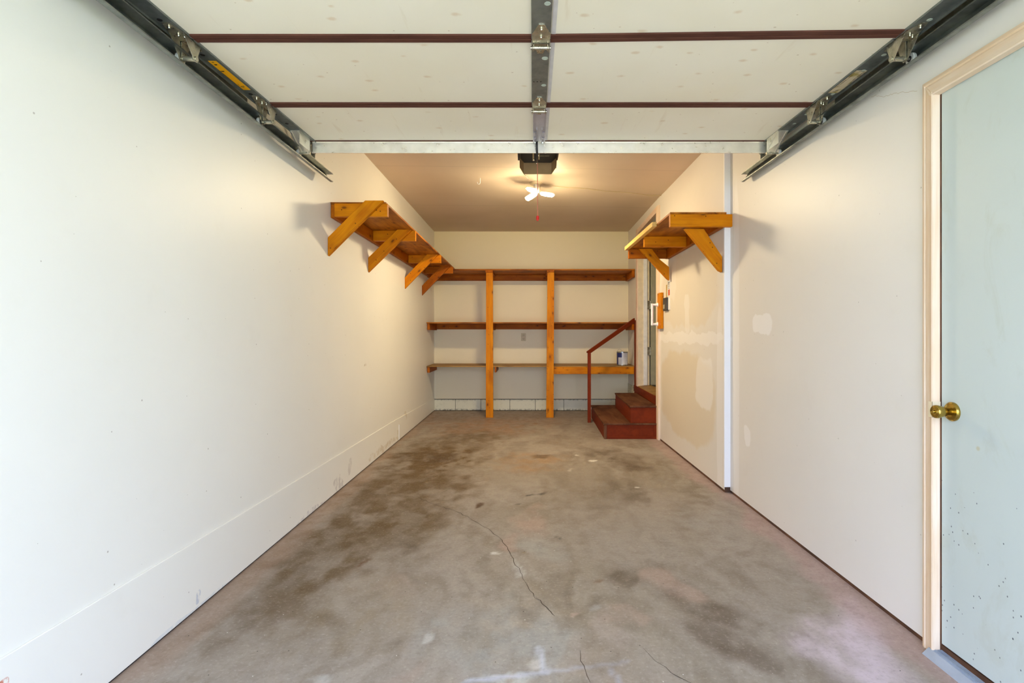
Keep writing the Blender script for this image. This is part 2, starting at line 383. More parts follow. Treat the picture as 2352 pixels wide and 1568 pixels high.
# floor: worn, stained concrete.  Large stains are a mesh colour layer, grain is procedural
def vnoise(x, y, sd=0):
    xi = np.floor(x).astype(int); yi = np.floor(y).astype(int); fx = x - xi; fy = y - yi
    fx = fx * fx * (3 - 2 * fx); fy = fy * fy * (3 - 2 * fy)
    def h(a, b):
        n = (a * 374761393 + b * 668265263 + sd * 1442695041) & 0x7fffffff
        n = ((n ^ (n >> 13)) * 1274126177) & 0x7fffffff
        return ((n ^ (n >> 16)) & 0xffff) / 65535.0
    return (h(xi, yi) * (1 - fx) + h(xi + 1, yi) * fx) * (1 - fy) + (h(xi, yi + 1) * (1 - fx) + h(xi + 1, yi + 1) * fx) * fy
def fbm(x, y, o=5, sd=0):
    a = 0; s = 0.5; t = 0
    for i in range(o): a = a + s * vnoise(x, y, sd + i * 17); t += s; x = x * 2.03 + 11; y = y * 2.03 + 5; s *= 0.55
    return a / t

def build_floor():
    x0, x1, y0, y1, st = -1.30, 1.47, -0.30, 7.45, 0.0155
    nx = int((x1 - x0) / st) + 1; ny = int((y1 - y0) / st) + 1
    xs = np.linspace(x0, x1, nx); ys = np.linspace(y0, y1, ny); X, Y = np.meshgrid(xs, ys)
    wx = X + 0.22 * (fbm(X * 2.2, Y * 1.6, 4, 3) - 0.5) * 2; wy = Y + 0.35 * (fbm(X * 2.2 + 9, Y * 1.6, 4, 8) - 0.5) * 2
    base = np.array(S(170, 159, 146)); C = np.ones(X.shape + (3,)) * base
    def lay(mask, col): 
        nonlocal C
        C = C * (1 - mask[..., None]) + np.array(col) * mask[..., None]
    sm = lambda v, a, b: np.clip((v - a) / (b - a), 0, 1) ** 2 * (3 - 2 * np.clip((v - a) / (b - a), 0, 1))
    n = fbm(wx * 1.5, wy * 1.0, 5, 21)
    lay(sm(n, 0.42, 0.70) * 0.45, S(144, 132, 110))
    n = fbm(wx * 3.4, wy * 2.2, 5, 33); lay(sm(n, 0.52, 0.72) * 0.40, S(184, 174, 162))
    n = fbm(wx * 7, wy * 3.2, 5, 41); lay(sm(n, 0.52, 0.72) * 0.34, S(118, 102, 82))
    n = fbm(wx * 14 + 5, wy * 7, 5, 47); lay(sm(n, 0.52, 0.68) * 0.28, S(186, 176, 162)); n = fbm(wx * 18, wy * 6, 5, 53); lay(sm(n, 0.54, 0.70) * 0.25, S(112, 98, 80))
    def blob(Xp, Yp, rxp, ryp, col, k, soft=0.6, nz=0.5, sd=0):
        cx, cy = gp(Xp, Yp); s = cy / F; rx = rxp * s; ry = abs(gp(Xp, Yp - ryp)[1] - gp(Xp, Yp + ryp)[1]) / 2
        d = np.sqrt(((wx - cx) / rx) ** 2 + ((wy - cy) / ry) ** 2)
        d = d + nz * (fbm(X * 9, Y * 6, 4, 60 + sd) - 0.5) * 2
        pat = 0.45 + 0.75 * sm(fbm(X * 13 + sd, Y * 8, 4, 200 + sd), 0.35, 0.62)
        lay(np.clip((1 - sm(d, 1 - soft, 1 + soft * 0.5)) * k * pat, 0, 1), col)
    B = S(104, 80, 44); BD = S(82, 60, 34); PK = S(184, 160, 144); GR = S(178, 174, 166); DK = S(104, 90, 74)
    # warm brown tyre lane on the left, from the back to the middle
    blob(1010, 1060, 130, 55, B, 0.95, sd=1); blob(960, 1120, 150, 50, B, 0.75, sd=2); blob(860, 1200, 130, 80, B, 0.8, sd=3)
    blob(760, 1310, 150, 80, B, 0.75, sd=4); blob(610, 1420, 150, 90, B, 0.45, sd=5); blob(1060, 1000, 110, 26, B, 0.55, sd=6)
    blob(1010, 1046, 70, 16, BD, 0.55, sd=7); blob(905, 1265, 45, 30, BD, 0.4, sd=8); blob(900, 1308, 30, 16, DK, 0.5, sd=9)
    blob(800, 1420, 120, 60, S(158, 140, 110), 0.35, sd=10)
    # dark lane on the right
    blob(1390, 1045, 90, 26, DK, 0.6, sd=11); blob(1440, 1075, 60, 16, BD, 0.5, sd=12); blob(1440, 1120, 60, 30, DK, 0.5, sd=13)
    blob(1420, 1320, 60, 26, DK, 0.7, sd=14); blob(1520, 1290, 70, 34, DK, 0.35, sd=15); blob(1600, 1370, 90, 50, BD, 0.5, sd=16)
    blob(1600, 1450, 80, 45, BD, 0.45, sd=17); blob(1690, 1490, 60, 40, BD, 0.4, sd=18); blob(1390, 1150, 60, 20, DK, 0.35, sd=19)
    blob(1350, 1400, 90, 20, DK, 0.3, sd=20); blob(1240, 1046, 26, 6, DK, 0.8, 0.4, sd=21); blob(1480, 1030, 40, 14, GR, 0.4, sd=22)
    # pinkish bare patches
    blob(1235, 1190, 44, 40, PK, 0.7, 0.3, sd=23); blob(1180, 1255, 26, 30, PK, 0.65, 0.3, sd=24); blob(1530, 1320, 60, 26, PK, 0.6, 0.3, sd=25)
    blob(1390, 1450, 60, 26, PK, 0.45, 0.3, sd=26); blob(1220, 1060, 60, 26, S(178, 138, 92), 0.5, sd=27); blob(1120, 975, 150, 18, S(176, 140, 110), 0.6, sd=28)
    blob(880, 1390, 50, 30, PK, 0.3, 0.3, sd=29); blob(860, 1540, 40, 26, PK, 0.5, 0.3, sd=30); blob(1330, 1500, 90, 50, S(186, 170, 158), 0.4, sd=31)
    # bluish grey worn area near the door
    blob(1090, 1470, 190, 70, S(176, 176, 170), 0.55, sd=32); blob(1250, 1260, 60, 26, S(176, 176, 168), 0.45, sd=33); blob(1500, 1230, 200, 60, S(168, 160, 148), 0.4, sd=34)
    blob(1640, 1200, 60, 30, GR, 0.4, sd=35); blob(1900, 1480, 130, 80, S(222, 206, 212), 0.8, 0.6, sd=36); blob(2000, 1530, 120, 60, S(222, 206, 214), 0.7, 0.5, sd=37)
    # small marks
    for (a, b, c_, d_, cl, k) in ((820, 1459, 26, 14, DK, 0.8), (913, 1480, 14, 9, S(206, 202, 194), 0.9), (1165, 1503, 15, 13, S(222, 216, 206), 0.95),
                                  (1180, 1348, 13, 14, S(216, 212, 204), 0.85), (1135, 1303, 14, 5, S(222, 218, 208), 0.8), (1297, 1049, 8, 3, S(232, 226, 214), 1),
                                  (1352, 1069, 8, 2.5, S(232, 226, 214), 1), (1298, 1088, 10, 2, S(220, 210, 196), 0.9), (1482, 1112, 6, 2, S(232, 226, 214), 0.9),
                                  (1215, 1131, 24, 2.6, S(84, 78, 72), 0.8), (1181, 1146, 5, 4, S(50, 44, 44), 0.9), (1312, 1232, 4, 5, S(40, 40, 46), 1),
                                  (1090, 1160, 9, 4, S(90, 60, 34), 0.8), (1372, 1336, 15, 7, S(128, 90, 60), 0.7), (835, 1323, 14, 5, S(112, 76, 44), 0.7),
                                  (1360, 1412, 18, 12, S(206, 204, 198), 0.5), (715, 1545, 22, 18, S(206, 202, 194), 0.55), (1148, 1528, 14, 9, S(196, 198, 192), 0.7),
                                  (1116, 1528, 10, 6, S(196, 198, 192), 0.6), (1218, 1290, 10, 6, S(150, 132, 92), 0.6), (1300, 1392, 14, 6, PK, 0.7),
                                  (1560, 1300, 10, 6, DK, 0.5), (1905, 1240, 22, 8, S(214, 212, 206), 0.4), (1780, 1193, 24, 10, S(200, 196, 188), 0.4)):
        blob(a, b, c_, d_, cl, k, 0.3, 0.35, int(a))
    # chalky white scrape strokes
    def stroke(pts, wd, col, k):
        nonlocal C
        P = [gp(*p) for p in pts]; dm = np.full(X.shape, 9.0)
        for (ax, ay), (bx, by) in zip(P[:-1], P[1:]):
            dx, dy = bx - ax, by - ay; t = np.clip(((X - ax) * dx + (Y - ay) * dy) / (dx * dx + dy * dy), 0, 1)
            dm = np.minimum(dm, np.hypot(X - ax - t * dx, Y - ay - t * dy))
        lay((1 - sm(dm, wd * 0.3, wd)) * k * (0.5 + 0.5 * sm(fbm(X * 12, Y * 12, 3, 90), 0.3, 0.6)), col)
    stroke([(1238, 1488), (1252, 1545), (1180, 1552), (1080, 1562)], 0.016, S(214, 216, 222), 0.85)
    stroke([(1060, 1567), (1340, 1532), (1440, 1520)], 0.012, S(196, 198, 212), 0.5)
    stroke([(1400, 1535), (1425, 1568)], 0.012, S(200, 200, 214), 0.5)
    # pinkish clean band along both walls
    pe = fbm(X * 4, Y * 3, 4, 77)
    rw = np.where(Y > 3.6, 1.35, 1.385)
    lay((1 - sm((rw - X) + (pe - 0.5) * 0.25, 0.05, 0.16)) * 0.55, S(198, 166, 160))
    lay((1 - sm((X + 1.282) + (pe - 0.5) * 0.25, 0.03, 0.13)) * 0.4, S(176, 142, 116))
    lay(sm(Y + (pe - 0.5) * 0.5, 6.2, 6.9) * 0.35, S(176, 144, 122))
    verts = np.stack([X.ravel(), Y.ravel(), np.zeros(X.size)], 1)
    idx = np.arange(nx * ny).reshape(ny, nx)
    faces = np.stack([idx[:-1, :-1].ravel(), idx[:-1, 1:].ravel(), idx[1:, 1:].ravel(), idx[1:, :-1].ravel()], 1).tolist()
    vl = verts.tolist(); nb = len(vl)
    # cracks: hairline ribbons in the slab, slightly raised dark filling
    mi = [0] * len(faces)
    def crack(pix, wd, sd):
        rr = random.Random(sd); P = [Vector(gp(*p)) for p in pix]; L = []
        for a, b in zip(P[:-1], P[1:]):
            k = max(3, int((b - a).length / 0.03)); 
            for i in range(k):
                q = a.lerp(b, i / k); L.append(q + Vector((rr.uniform(-1, 1), rr.uniform(-1, 1))) * 0.007)
        L.append(P[-1]); st_ = len(vl)
        for i, q in enumerate(L):
            d = (L[min(i + 1, len(L) - 1)] - L[max(i - 1, 0)]).normalized(); nrm = Vector((-d.y, d.x)); ww = wd * rr.uniform(0.4, 1.3) * (0.3 if i in (0, len(L) - 1) else 1)
            for s_ in (-1, 1): vl.append([q.x + nrm.x * ww * s_, q.y + nrm.y * ww * s_, 0.0007])
        for i in range(len(L) - 1):
            a = st_ + 2 * i; faces.append([a, a + 1, a + 3, a + 2][::-1]); mi.append(1)
    crack([(780, 1138), (830, 1132), (870, 1135), (960, 1142), (1000, 1160), (1050, 1175), (1080, 1190), (1120, 1215), (1150, 1235), (1167, 1262), (1180, 1290), (1200, 1320), (1215, 1355), (1240, 1380), (1262, 1400), (1275, 1415)], 0.0014, 3)
    crack([(950, 1138), (1010, 1133), (1050, 1115), (1130, 1100)], 0.0010, 5)
    crack([(1330, 1495), (1342, 1530), (1356, 1567)], 0.0012, 6)
    crack([(1290, 1330), (1340, 1334)], 0.001, 7)
    crack([(1480, 1490), (1540, 1545), (1600, 1575)], 0.0012, 8)
    me = bpy.data.meshes.new('floor'); me.from_pydata(vl, [], faces)
    ca = me.color_attributes.new('stain', 'FLOAT_COLOR', 'POINT')
    cc = np.zeros((len(vl), 4), dtype=np.float32); cc[:, 3] = 1; cc[:nb, :3] = C.reshape(-1, 3) * 0.80
    ca.data.foreach_set('color', cc.ravel())
    t = NT('stained_concrete', 0.55, 0, 0.35); o = t.obj(); c = t.attr('stain', 'Color')
    f1 = t.noise(o, 60, 6, 0.7); f2 = t.noise(o, 12, 5, 0.65)
    c = t.mix(t.ma('MULTIPLY', t.rng(f1, 0.45, 0.75), 0.30), c, S(96, 84, 68))
    c = t.mix(t.ma('MULTIPLY', t.rng(t.noise(t.mapv(o, (1, 1, 1), (4, 4, 0)), 75, 5, 0.7), 0.5, 0.75), 0.26), c, S(214, 204, 190))
    c = t.mix(t.ma('MULTIPLY', t.rng(f2, 0.5, 0.75), 0.22), c, S(120, 106, 86))
    d, vc = t.vor(o, 14, 1.0, '2D'); sel = t.rng(t.sep(vc)[0], 0.93, 0.94)
    c = t.mix(t.ma('MULTIPLY', t.ma('SUBTRACT', 1.0, t.rng(d, 0.015, 0.035)), sel), c, S(226, 222, 216))
    d, vc = t.vor(t.mapv(o, (1, 1, 1), (2, 3, 1)), 10, 1.0, '2D'); sel = t.rng(t.sep(vc)[0], 0.85, 0.87)
    c = t.mix(t.ma('MULTIPLY', t.ma('SUBTRACT', 1.0, t.rng(d, 0.012, 0.028)), sel), c, S(50, 42, 36))
    t.col(c); t.rough(t.rng(f2, 0.3, 0.7, 0.42, 0.7)); t.bump(f1, 0.18, 0.002)
    me.materials.append(t.m); me.materials.append(flat('crack_dirt', S(74, 60, 44), 0.9))
    me.polygons.foreach_set('material_index', mi); me.update()
    fo = bpy.data.objects.new('floor', me); COL.objects.link(fo)
    return struct(fo, 'stained grey brown concrete garage floor with hairline cracks', 'floor')
build_floor()

# ------------------------------------------------------------------ room shell
CZ = 2.5026; YB = 7.43
LW = -1.282; RN = 1.385; YS = 3.605            # left wall, right wall (near part), step in the right wall
def rx(y): return 1.345 if y <= YS else (1.345 + (y - YS) / (5.45 - YS) * 0.010 if y < 5.45 else 1.355 + (y - 5.45) * (0.045 / 1.15) if y < 6.6 else 1.40 + (y - 6.6) * 0.03 / 0.83)
b = MB(); b.box(LW - 0.15, LW, -0.25, 7.6, 0.008, 2.62)
# lower stem wall, a few millimetres proud, its top edge dropping towards the back
pr = 0.006
b.prism([(LW, -0.25, 0.008), (LW, YB, 0.008), (LW, YB, 0.175), (LW, 5.0, 0.235), (LW, 3.0, 0.258), (LW, 1.3, 0.285), (LW, -0.25, 0.30)], (pr, 0, 0))
b.box(LW, LW + pr + 0.004, 5.34, 5.35, 0.01, 0.16)
M_left = None
def mk_left():
    gy = (0.60, 0.58, 0.56)
    pts = [(3.62, 0.03, 0.09, 0.07, S(188, 184, 178), 0.6, 0.30), (3.85, 0.08, 0.04, 0.06, S(194, 188, 178), 0.5, 0.26), (3.15, 0.0, 0.25, 0.03, S(196, 194, 194), 0.6, 0.08),
           (2.07, 0.055, 0.012, 0.03, S(170, 180, 196), 0.6, 0.04), (5.3, 0.08, 0.015, 0.07, S(176, 156, 104), 0.5, 0.05), (5.65, 0.21, 0.05, 0.025, S(190, 168, 120), 0.4, 0.22),
           (4.8, 0.05, 0.5, 0.03, S(190, 170, 120), 0.4, 0.14), (4.25, 0.83, 0.03, 0.010, S(160, 140, 96), 0.5, 0.10), (2.0, 0.0, 0.3, 0.02, S(190, 204, 212), 0.4, 0.05),
           (1.30, 0.22, 0.014, 0.012, S(196, 84, 34), 0.9, 0.02)]
    return wall_paint('paint_left_wall', WB, pts, speck=0.6, chip=True)
M_left = mk_left()
struct(b.build('wall_left', M_left, bevel=0.002), 'long cream painted left wall with faint ledge near the floor', 'wall')
struct(MB().box(LW - 0.14, LW - 0.001, -0.25, 7.4, 0.0, 0.009).build('baseboard_left', M_gap), 'dark joint where the left wall meets the floor')
# right wall
b = MB()
D2a, D2b, DZ = 0.98, 1.775, 1.885               # opening of the near blue door
T = 0.14
b.box(RN, RN + T, -0.25, D2a, 0.012, 2.62); b.box(RN, RN + T, D2a, D2b, DZ, 2.62); b.box(RN, RN + T, D2b, YS, 0.016, 2.62)
XO = 1.53
def wseg(ya, yb, za, zb):
    xa, xb = (rx(ya + 1e-6), rx(yb - 1e-6))
    b.hexa([(xa, ya, za), (XO, ya, za), (XO, yb, za), (xb, yb, za)], [(xa, ya, zb), (XO, ya, zb), (XO, yb, zb), (xb, yb, zb)])
wseg(YS, 5.45, 0.018, 2.62); wseg(5.45, 6.6, -0.01, 0.40); wseg(5.45, 6.6, 2.33, 2.62); wseg(6.6, 7.6, -0.01, 2.62)
W_right = struct(b.build('wall_right', M_right), 'painted right wall with spackle patches and a small step', 'wall')
b = MB(); b.box(RN + 0.002, RN + T, -0.25, D2a, 0, 0.014); b.box(RN + 0.002, RN + T, D2b, YS, 0, 0.017)
b.prism([(rx(YS) + 0.002, YS - 0.001, 0), (rx(YS) + 0.002, YS - 0.001, 0.035), (RN + 0.01, YS - 0.001, 0.035), (RN + 0.01, YS - 0.001, 0)], (0, 0.02, 0))
b.hexa([(rx(YS) + 0.002, YS, 0), (XO, YS, 0), (XO, 5.44, 0), (1.356, 5.44, 0)], [(rx(YS) + 0.002, YS, 0.02), (XO, YS, 0.02), (XO, 5.44, 0.02), (1.356, 5.44, 0.02)])
struct(b.build('baseboard_right', M_sill), 'bare brown sill edge under the right wall')
# white corner post facing the camera
b = MB(); b.prism([(1.3442, YS - 0.004, 0.036), (1.388, YS - 0.004, 0.036), (1.388, YS - 0.004, 2.52), (1.3442, YS - 0.004, 2.52)], (0, 0.02, 0))
struct(b.build('trim_1', M_white, bevel=0.002), 'bright white painted corner strip on the right wall step', 'trim')
# back wall, block curb
struct(MB().box(LW - 0.15, 1.6, YB, YB + 0.14, 0.163, 2.62).build('wall_back', M_back), 'cream back wall behind the wooden shelving', 'wall')
def mk_blocks():
    b = MB(); xs = [LW, -0.985, -0.632, -0.225, 0.133, 0.53, 0.88, 1.25, 1.6]
    for a, c in zip(xs[:-1], xs[1:]): b.box(a + 0.0022, c - 0.0022, YB - 0.004, YB + 0.14, 0.006, 0.155, mi=0)
    b.box(LW - 0.1, 1.6, YB + 0.006, YB + 0.139, 0.0, 0.163, mi=1)
    o = b.build('baseboard_back', [M_block, M_gap], bevel=0.003)
    return struct(o, 'painted concrete block curb along the foot of the back wall', 'curb')
mk_blocks()
# foundation block showing on the right wall behind the steps
b = MB(); b.prism([(rx(6.86) - 0.006, 6.86, 0.0), (rx(YB) - 0.006, YB, 0.0), (rx(YB) - 0.006, YB, 0.385), (rx(6.86) - 0.006, 6.86, 0.385)], (0.02, 0, 0))
struct(b.build('trim_3', M_block, bevel=0.003), 'painted foundation block in the corner behind the wooden steps', 'trim')
# ceiling (sags a little on the right)
b = MB(); nx_, ny_ = 14, 20
vs = []; 
def cz(x, y):
    u = (x - LW) / (1.45 - LW); v = min(1, max(0, (y - 5.2) / (YB - 5.2))); return CZ - 0.047 * max(0, u) ** 1.5 * (1 - v)
for j in range(ny_ + 1):
    for i in range(nx_ + 1):
        x = LW - 0.05 + (1.55 - LW + 0.05) * i / nx_; y = -0.25 + (YB + 0.3) * j / ny_; vs.append((x, y, cz(x, y)))
fs = [(j * (nx_ + 1) + i, (j + 1) * (nx_ + 1) + i, (j + 1) * (nx_ + 1) + i + 1, j * (nx_ + 1) + i + 1) for j in range(ny_) for i in range(nx_)]
b.add(vs, fs, smooth=True); b.box(LW - 0.15, 1.6, -0.4, 7.6, 2.60, 2.70)
struct(b.build('ceiling', M_ceil), 'tan plasterboard ceiling with faint panel seams', 'ceiling')
# front wall with the garage opening (just behind the photographer)
b = MB(); b.box(LW - 0.15, -1.16, -0.39, -0.25, 0, 2.70); b.box(1.27, 1.6, -0.39, -0.25, 0, 2.70); b.box(-1.16, 1.27, -0.39, -0.25, 2.10, 2.70)
struct(b.build('wall_front', M_left), 'front wall around the open garage doorway', 'wall')
b = MB(); b.box(-1.3, 1.47, -7, -0.30, -0.06, -0.004)
struct(b.build('driveway', M_concrete_out), 'concrete driveway outside the garage', 'driveway')
b = MB(); b.box(-14, -1.3, -14, -0.4, -0.10, -0.03); b.box(1.47, 14, -14, -0.4, -0.10, -0.03); b.box(-1.3, 1.47, -14, -7, -0.10, -0.03)
o = b.build('lawn', M_lawn); struct(o, 'lawn on both sides of the driveway', 'lawn')
# red-brown kick board under the house doorway
b = MB(); b.prism([(rx(5.42) - 0.02, 5.42, 0.34), (rx(6.86) - 0.02, 6.86, 0.34), (rx(6.86) - 0.02, 6.86, 0.415), (rx(5.42) - 0.02, 5.42, 0.43)], (0.022, 0, 0), along=(0, 1, 0))
b.prism([(rx(5.42) - 0.012, 5.42, 0.02), (rx(6.86) - 0.012, 6.86, 0.02), (rx(6.86) - 0.012, 6.86, 0.34), (rx(5.42) - 0.012, 5.42, 0.34)], (0.014, 0, 0), along=(0, 1, 0))
struct(b.build('trim_2', M_red, bevel=0.002), 'red-brown kick board under the house doorway', 'trim')
# hallway beyond the house door
b = MB(); b.box(XO, 2.8, 5.2, 5.3, 0.40, 2.7); b.box(XO, 2.8, 6.75, 6.85, 0.40, 2.7); b.box(2.75, 2.85, 5.2, 6.85, 0.40, 2.7); b.box(XO, 2.8, 5.2, 6.85, 2.6, 2.7); b.box(XO, 2.8, 5.2, 6.85, 0.30, 0.40, mi=1)
struct(b.build('wall_hallway', [M_back, M_sill]), 'dim hallway beyond the house doorway', 'wall')

# ------------------------------------------------------------------ near door in the right wall (door_1)
d1 = thing('door_1', (RN, 1.38, 0), 'pale blue-green flush door at far right with brass knob and pine casing', 'door', kind='structure')
leafx = 1.383
b = MB(); b.box(leafx, leafx + 0.035, D2a + 0.004, D2b - 0.006, 0.045, DZ - 0.006); b.build('door_panel', M_blue, d1, bevel=0.0015)
def casing_run(p0, p1, inn, nm, mat, m0, m1, par, prf=None):
    """moulded casing: profile swept from p0 to p1; inn = unit vector towards the opening; m0/m1 mitre offsets"""
    prf = prf or [(0, 0), (0, 0.016), (0.012, 0.020), (0.016, 0.016), (0.022, 0.020), (0.040, 0.024), (0.058, 0.030), (0.062, 0.028), (0.062, 0.004)]
    p0, p1, inn = Vector(p0), Vector(p1), Vector(inn); d = (p1 - p0).normalized()
    vs = []; n = len(prf)
    for P, mm in ((p0, m0), (p1, m1)):
        for u, h in prf: vs.append(P + inn * u + Vector((-1, 0, 0)) * h + d * (u * mm))
    fs = [(i, (i + 1) % n, n + (i + 1) % n, n + i) for i in range(n)] + [tuple(range(n))[::-1], tuple(range(n, 2 * n))]
    o = [random.uniform(0, 50) for _ in range(3)]
    bb = MB(); bb.add(vs, fs, [((v.dot(d)) + o[0], v.dot(inn) + o[1], v.x + o[2]) for v in vs])
    ob = bb.build(nm, mat, par)
    import bmesh
    bm = bmesh.new(); bm.from_mesh(ob.data); bmesh.ops.recalc_face_normals(bm, faces=bm.faces); bm.to_mesh(ob.data); bm.free()
    return ob
casing_run((RN, D2b + 0.060, 0.0), (RN, D2b + 0.060, DZ + 0.048), (0, -1, 0), 'casing', M_casing, 0, -0.85, d1)
casing_run((RN, D2b + 0.060, DZ + 0.049), (RN, D2a - 0.060, DZ + 0.049), (0, 0, -1), 'casing', M_casing, 0.85, -0.85, d1)
casing_run((RN, D2a - 0.060, 0.0), (RN, D2a - 0.060, DZ + 0.048), (0, 1, 0), 'casing', M_casing, 0, -0.85, d1)
b = MB(); b.box(RN - 0.004, RN + 0.10, D2b - 0.005, D2b + 0.002, 0.0, DZ); b.box(RN - 0.004, RN + 0.10, D2a - 0.002, D2a + 0.005, 0.0, DZ); b.box(RN - 0.004, RN + 0.10, D2a, D2b, DZ - 0.005, DZ + 0.002)
b.box(leafx + 0.040, leafx + 0.055, D2a, D2b, 0.02, DZ, mi=0)
b.build('jamb', M_sill, d1)
b = MB(); b.prism([(RN - 0.052, D2a - 0.07, 0.0), (RN - 0.030, D2a - 0.07, 0.020), (RN + 0.012, D2a - 0.07, 0.024), (RN + 0.012, D2a - 0.07, 0.0)], (0, D2b - D2a + 0.085, 0))
for u in (0.006, 0.016, 0.026): b.box(RN - 0.030 + u, RN - 0.030 + u + 0.004, D2a, D2b - 0.006, 0.020, 0.0245)
b.build('threshold', flat('dull_blue_grey_aluminium', S(158, 170, 186), 0.6, 0.3), d1, label='ribbed aluminium threshold strip')
MB().box(RN - 0.002, RN + 0.05, D2a, D2b - 0.006, 0.024, 0.040).build('door_sweep', M_sill, d1, label='rusty brown strip under the door')
# knob
kz, ky = 0.823, 1.722
kb = MB(); kb.rev((leafx, ky, kz), (leafx - 0.012, ky, kz), [(0, 0.031), (0.45, 0.031), (0.8, 0.027), (1, 0.017)], 40)
kr = kb.build('rosette', M_brass, d1)
kb = MB(); kb.rev((leafx - 0.010, ky, kz), (leafx - 0.060, ky, kz), [(0, 0.011), (0.25, 0.011), (0.30, 0.0145), (0.55, 0.018), (0.85, 0.0215), (0.97, 0.0205), (1, 0.0185)], 40, sharp=False)
kb.rev((leafx - 0.060, ky, kz), (leafx - 0.0605, ky, kz), [(0, 0.0185), (1, 0.006)], 30)
for r_ in (0.016, 0.0115): 
    pts = [(leafx - 0.0606, ky + r_ * math.cos(a), kz + r_ * math.sin(a)) for a in np.linspace(0, 2 * math.pi, 31)]
    kb.tube(pts, 0.0009, 6)
kn = kb.build('door_knob', M_brass, d1)
MB().rev((leafx - 0.0585, ky, kz), (leafx - 0.066, ky, kz), [(0, 0.005), (0.7, 0.005), (1, 0.003)], 16).build('lock_button', M_brass, kn)
b = MB(); b.box(RN - 0.0325, RN - 0.0005, D2b - 0.0045, D2b - 0.0030, kz - 0.026, kz + 0.026); b.box(RN - 0.0330, RN - 0.031, D2b - 0.0045, D2b + 0.012, kz - 0.026, kz + 0.026)
b.build('strike_plate', M_jamb, d1, label='pale painted strike plate')

# ------------------------------------------------------------------ house door in the right wall (door_2)
d2 = thing('door_2', (1.36, 5.5, 0.42), 'narrow view of the open house doorway above the wooden steps', 'door', kind='structure')
zT = 2.33
b = MB(); xa = rx(6.62)
b.box(xa - 0.020, xa + 0.01, 6.605, 6.68, 0.42, zT + 0.045); b.build('casing', M_casing2, d2, bevel=0.002)
MB().box(xa - 0.012, XO, 6.585, 6.604, 0.42, zT).build('jamb', M_jamb, d2, bevel=0.001)
b = MB(); b.box(1.455, 1.500, 6.572, 6.584, 0.44, zT - 0.005); b.build('weatherstrip', M_wplastic, d2, label='white weatherstrip with small nail holes')
b = MB(); b.hexa([(rx(5.37) - 0.020, 5.365, 0.0), (rx(5.37) + 0.002, 5.365, 0.0), (1.360, 5.448, 0.0), (1.332, 5.448, 0.0)], [(rx(5.37) - 0.020, 5.365, zT + 0.045), (rx(5.37) + 0.002, 5.365, zT + 0.045), (1.360, 5.448, zT + 0.045), (1.332, 5.448, zT + 0.045)], axis=2)
b.build('casing', M_casing, d2, bevel=0.002)
MB().box(1.345, XO, 5.449, 5.462, 0.42, zT).build('jamb', M_jamb, d2)
b = MB(); b.hexa([(1.335, 5.448, zT - 0.015), (1.365, 5.448, zT - 0.015), (1.415, 6.604, zT - 0.015), (1.382, 6.604, zT - 0.015)], [(1.335, 5.448, zT + 0.045), (1.365, 5.448, zT + 0.045), (1.415, 6.604, zT + 0.045), (1.382, 6.604, zT + 0.045)], axis=1)
b.build('head_casing', M_casing2, d2, bevel=0.002)
b = MB(); b.hexa([(1.337, 5.463, 0.402), (XO + 0.02, 5.463, 0.402), (XO + 0.02, 6.583, 0.402), (1.385, 6.583, 0.402)], [(1.345, 5.463, 0.428), (XO + 0.02, 5.463, 0.440), (XO + 0.02, 6.583, 0.440), (1.390, 6.583, 0.428)], axis=1)
b.build('sill', M_ply2, d2, bevel=0.002)
# open leaf, swung away into the house, hinged on the far jamb
lf = MB().box(XO + 0.012, XO + 0.90, 6.535, 6.578, 0.445, zT - 0.01).build('door_leaf', flat('blue_grey_door_paint', S(168, 166, 142), 0.4), d2, bevel=0.002)
for z in (0.86, 1.43, 2.12):
    h_ = MB(); h_.box(1.503, XO + 0.006, 6.560, 6.5835, z - 0.05, z + 0.05); h_.cyl((XO + 0.006, 6.555, z - 0.05), (XO + 0.006, 6.555, z + 0.05), 0.006, n=12)
    h_.build('hinge', M_zinc, lf)

# ------------------------------------------------------------------ wooden wall shelves
def brace(poly_px, D, th, mat, root, dz=0.0, name='brace'):
    P = [wp(x, y, D) + Vector((0, 0, dz)) for x, y in poly_px]
    a = P[1] - P[0]
    return MB().prism(P, (0, th, 0), along=a).build(name, mat, root, bevel=0.002)
ls = thing('wall_shelf', (LW + 0.17, 5.2, 1.83), 'long orange pine shelf on diagonal braces high on the left wall', 'shelf')
SL = lambda y: 1.938 - 0.0062 * (y - 3.49)    # top of the board, sagging slightly towards the back
def sag_box(x0, x1, y0, y1, h0, h1, axis=1):
    b = MB(); b.hexa([(x0, y0, SL(y0) - h1), (x1, y0, SL(y0) - h1), (x1, y1, SL(y1) - h1), (x0, y1, SL(y1) - h1)],
                     [(x0, y0, SL(y0) - h0), (x1, y0, SL(y0) - h0), (x1, y1, SL(y1) - h0), (x0, y1, SL(y1) - h0)], axis=axis); return b
sag_box(LW, -0.918, 3.487, 6.86, 0.0, 0.013).build('shelf_board', M_ply, ls, bevel=0.001)
sag_box(LW + 0.0005, LW + 0.030, 3.487, 6.86, 0.0135, 0.103).build('ledger', M_orange_d, ls, bevel=0.004)
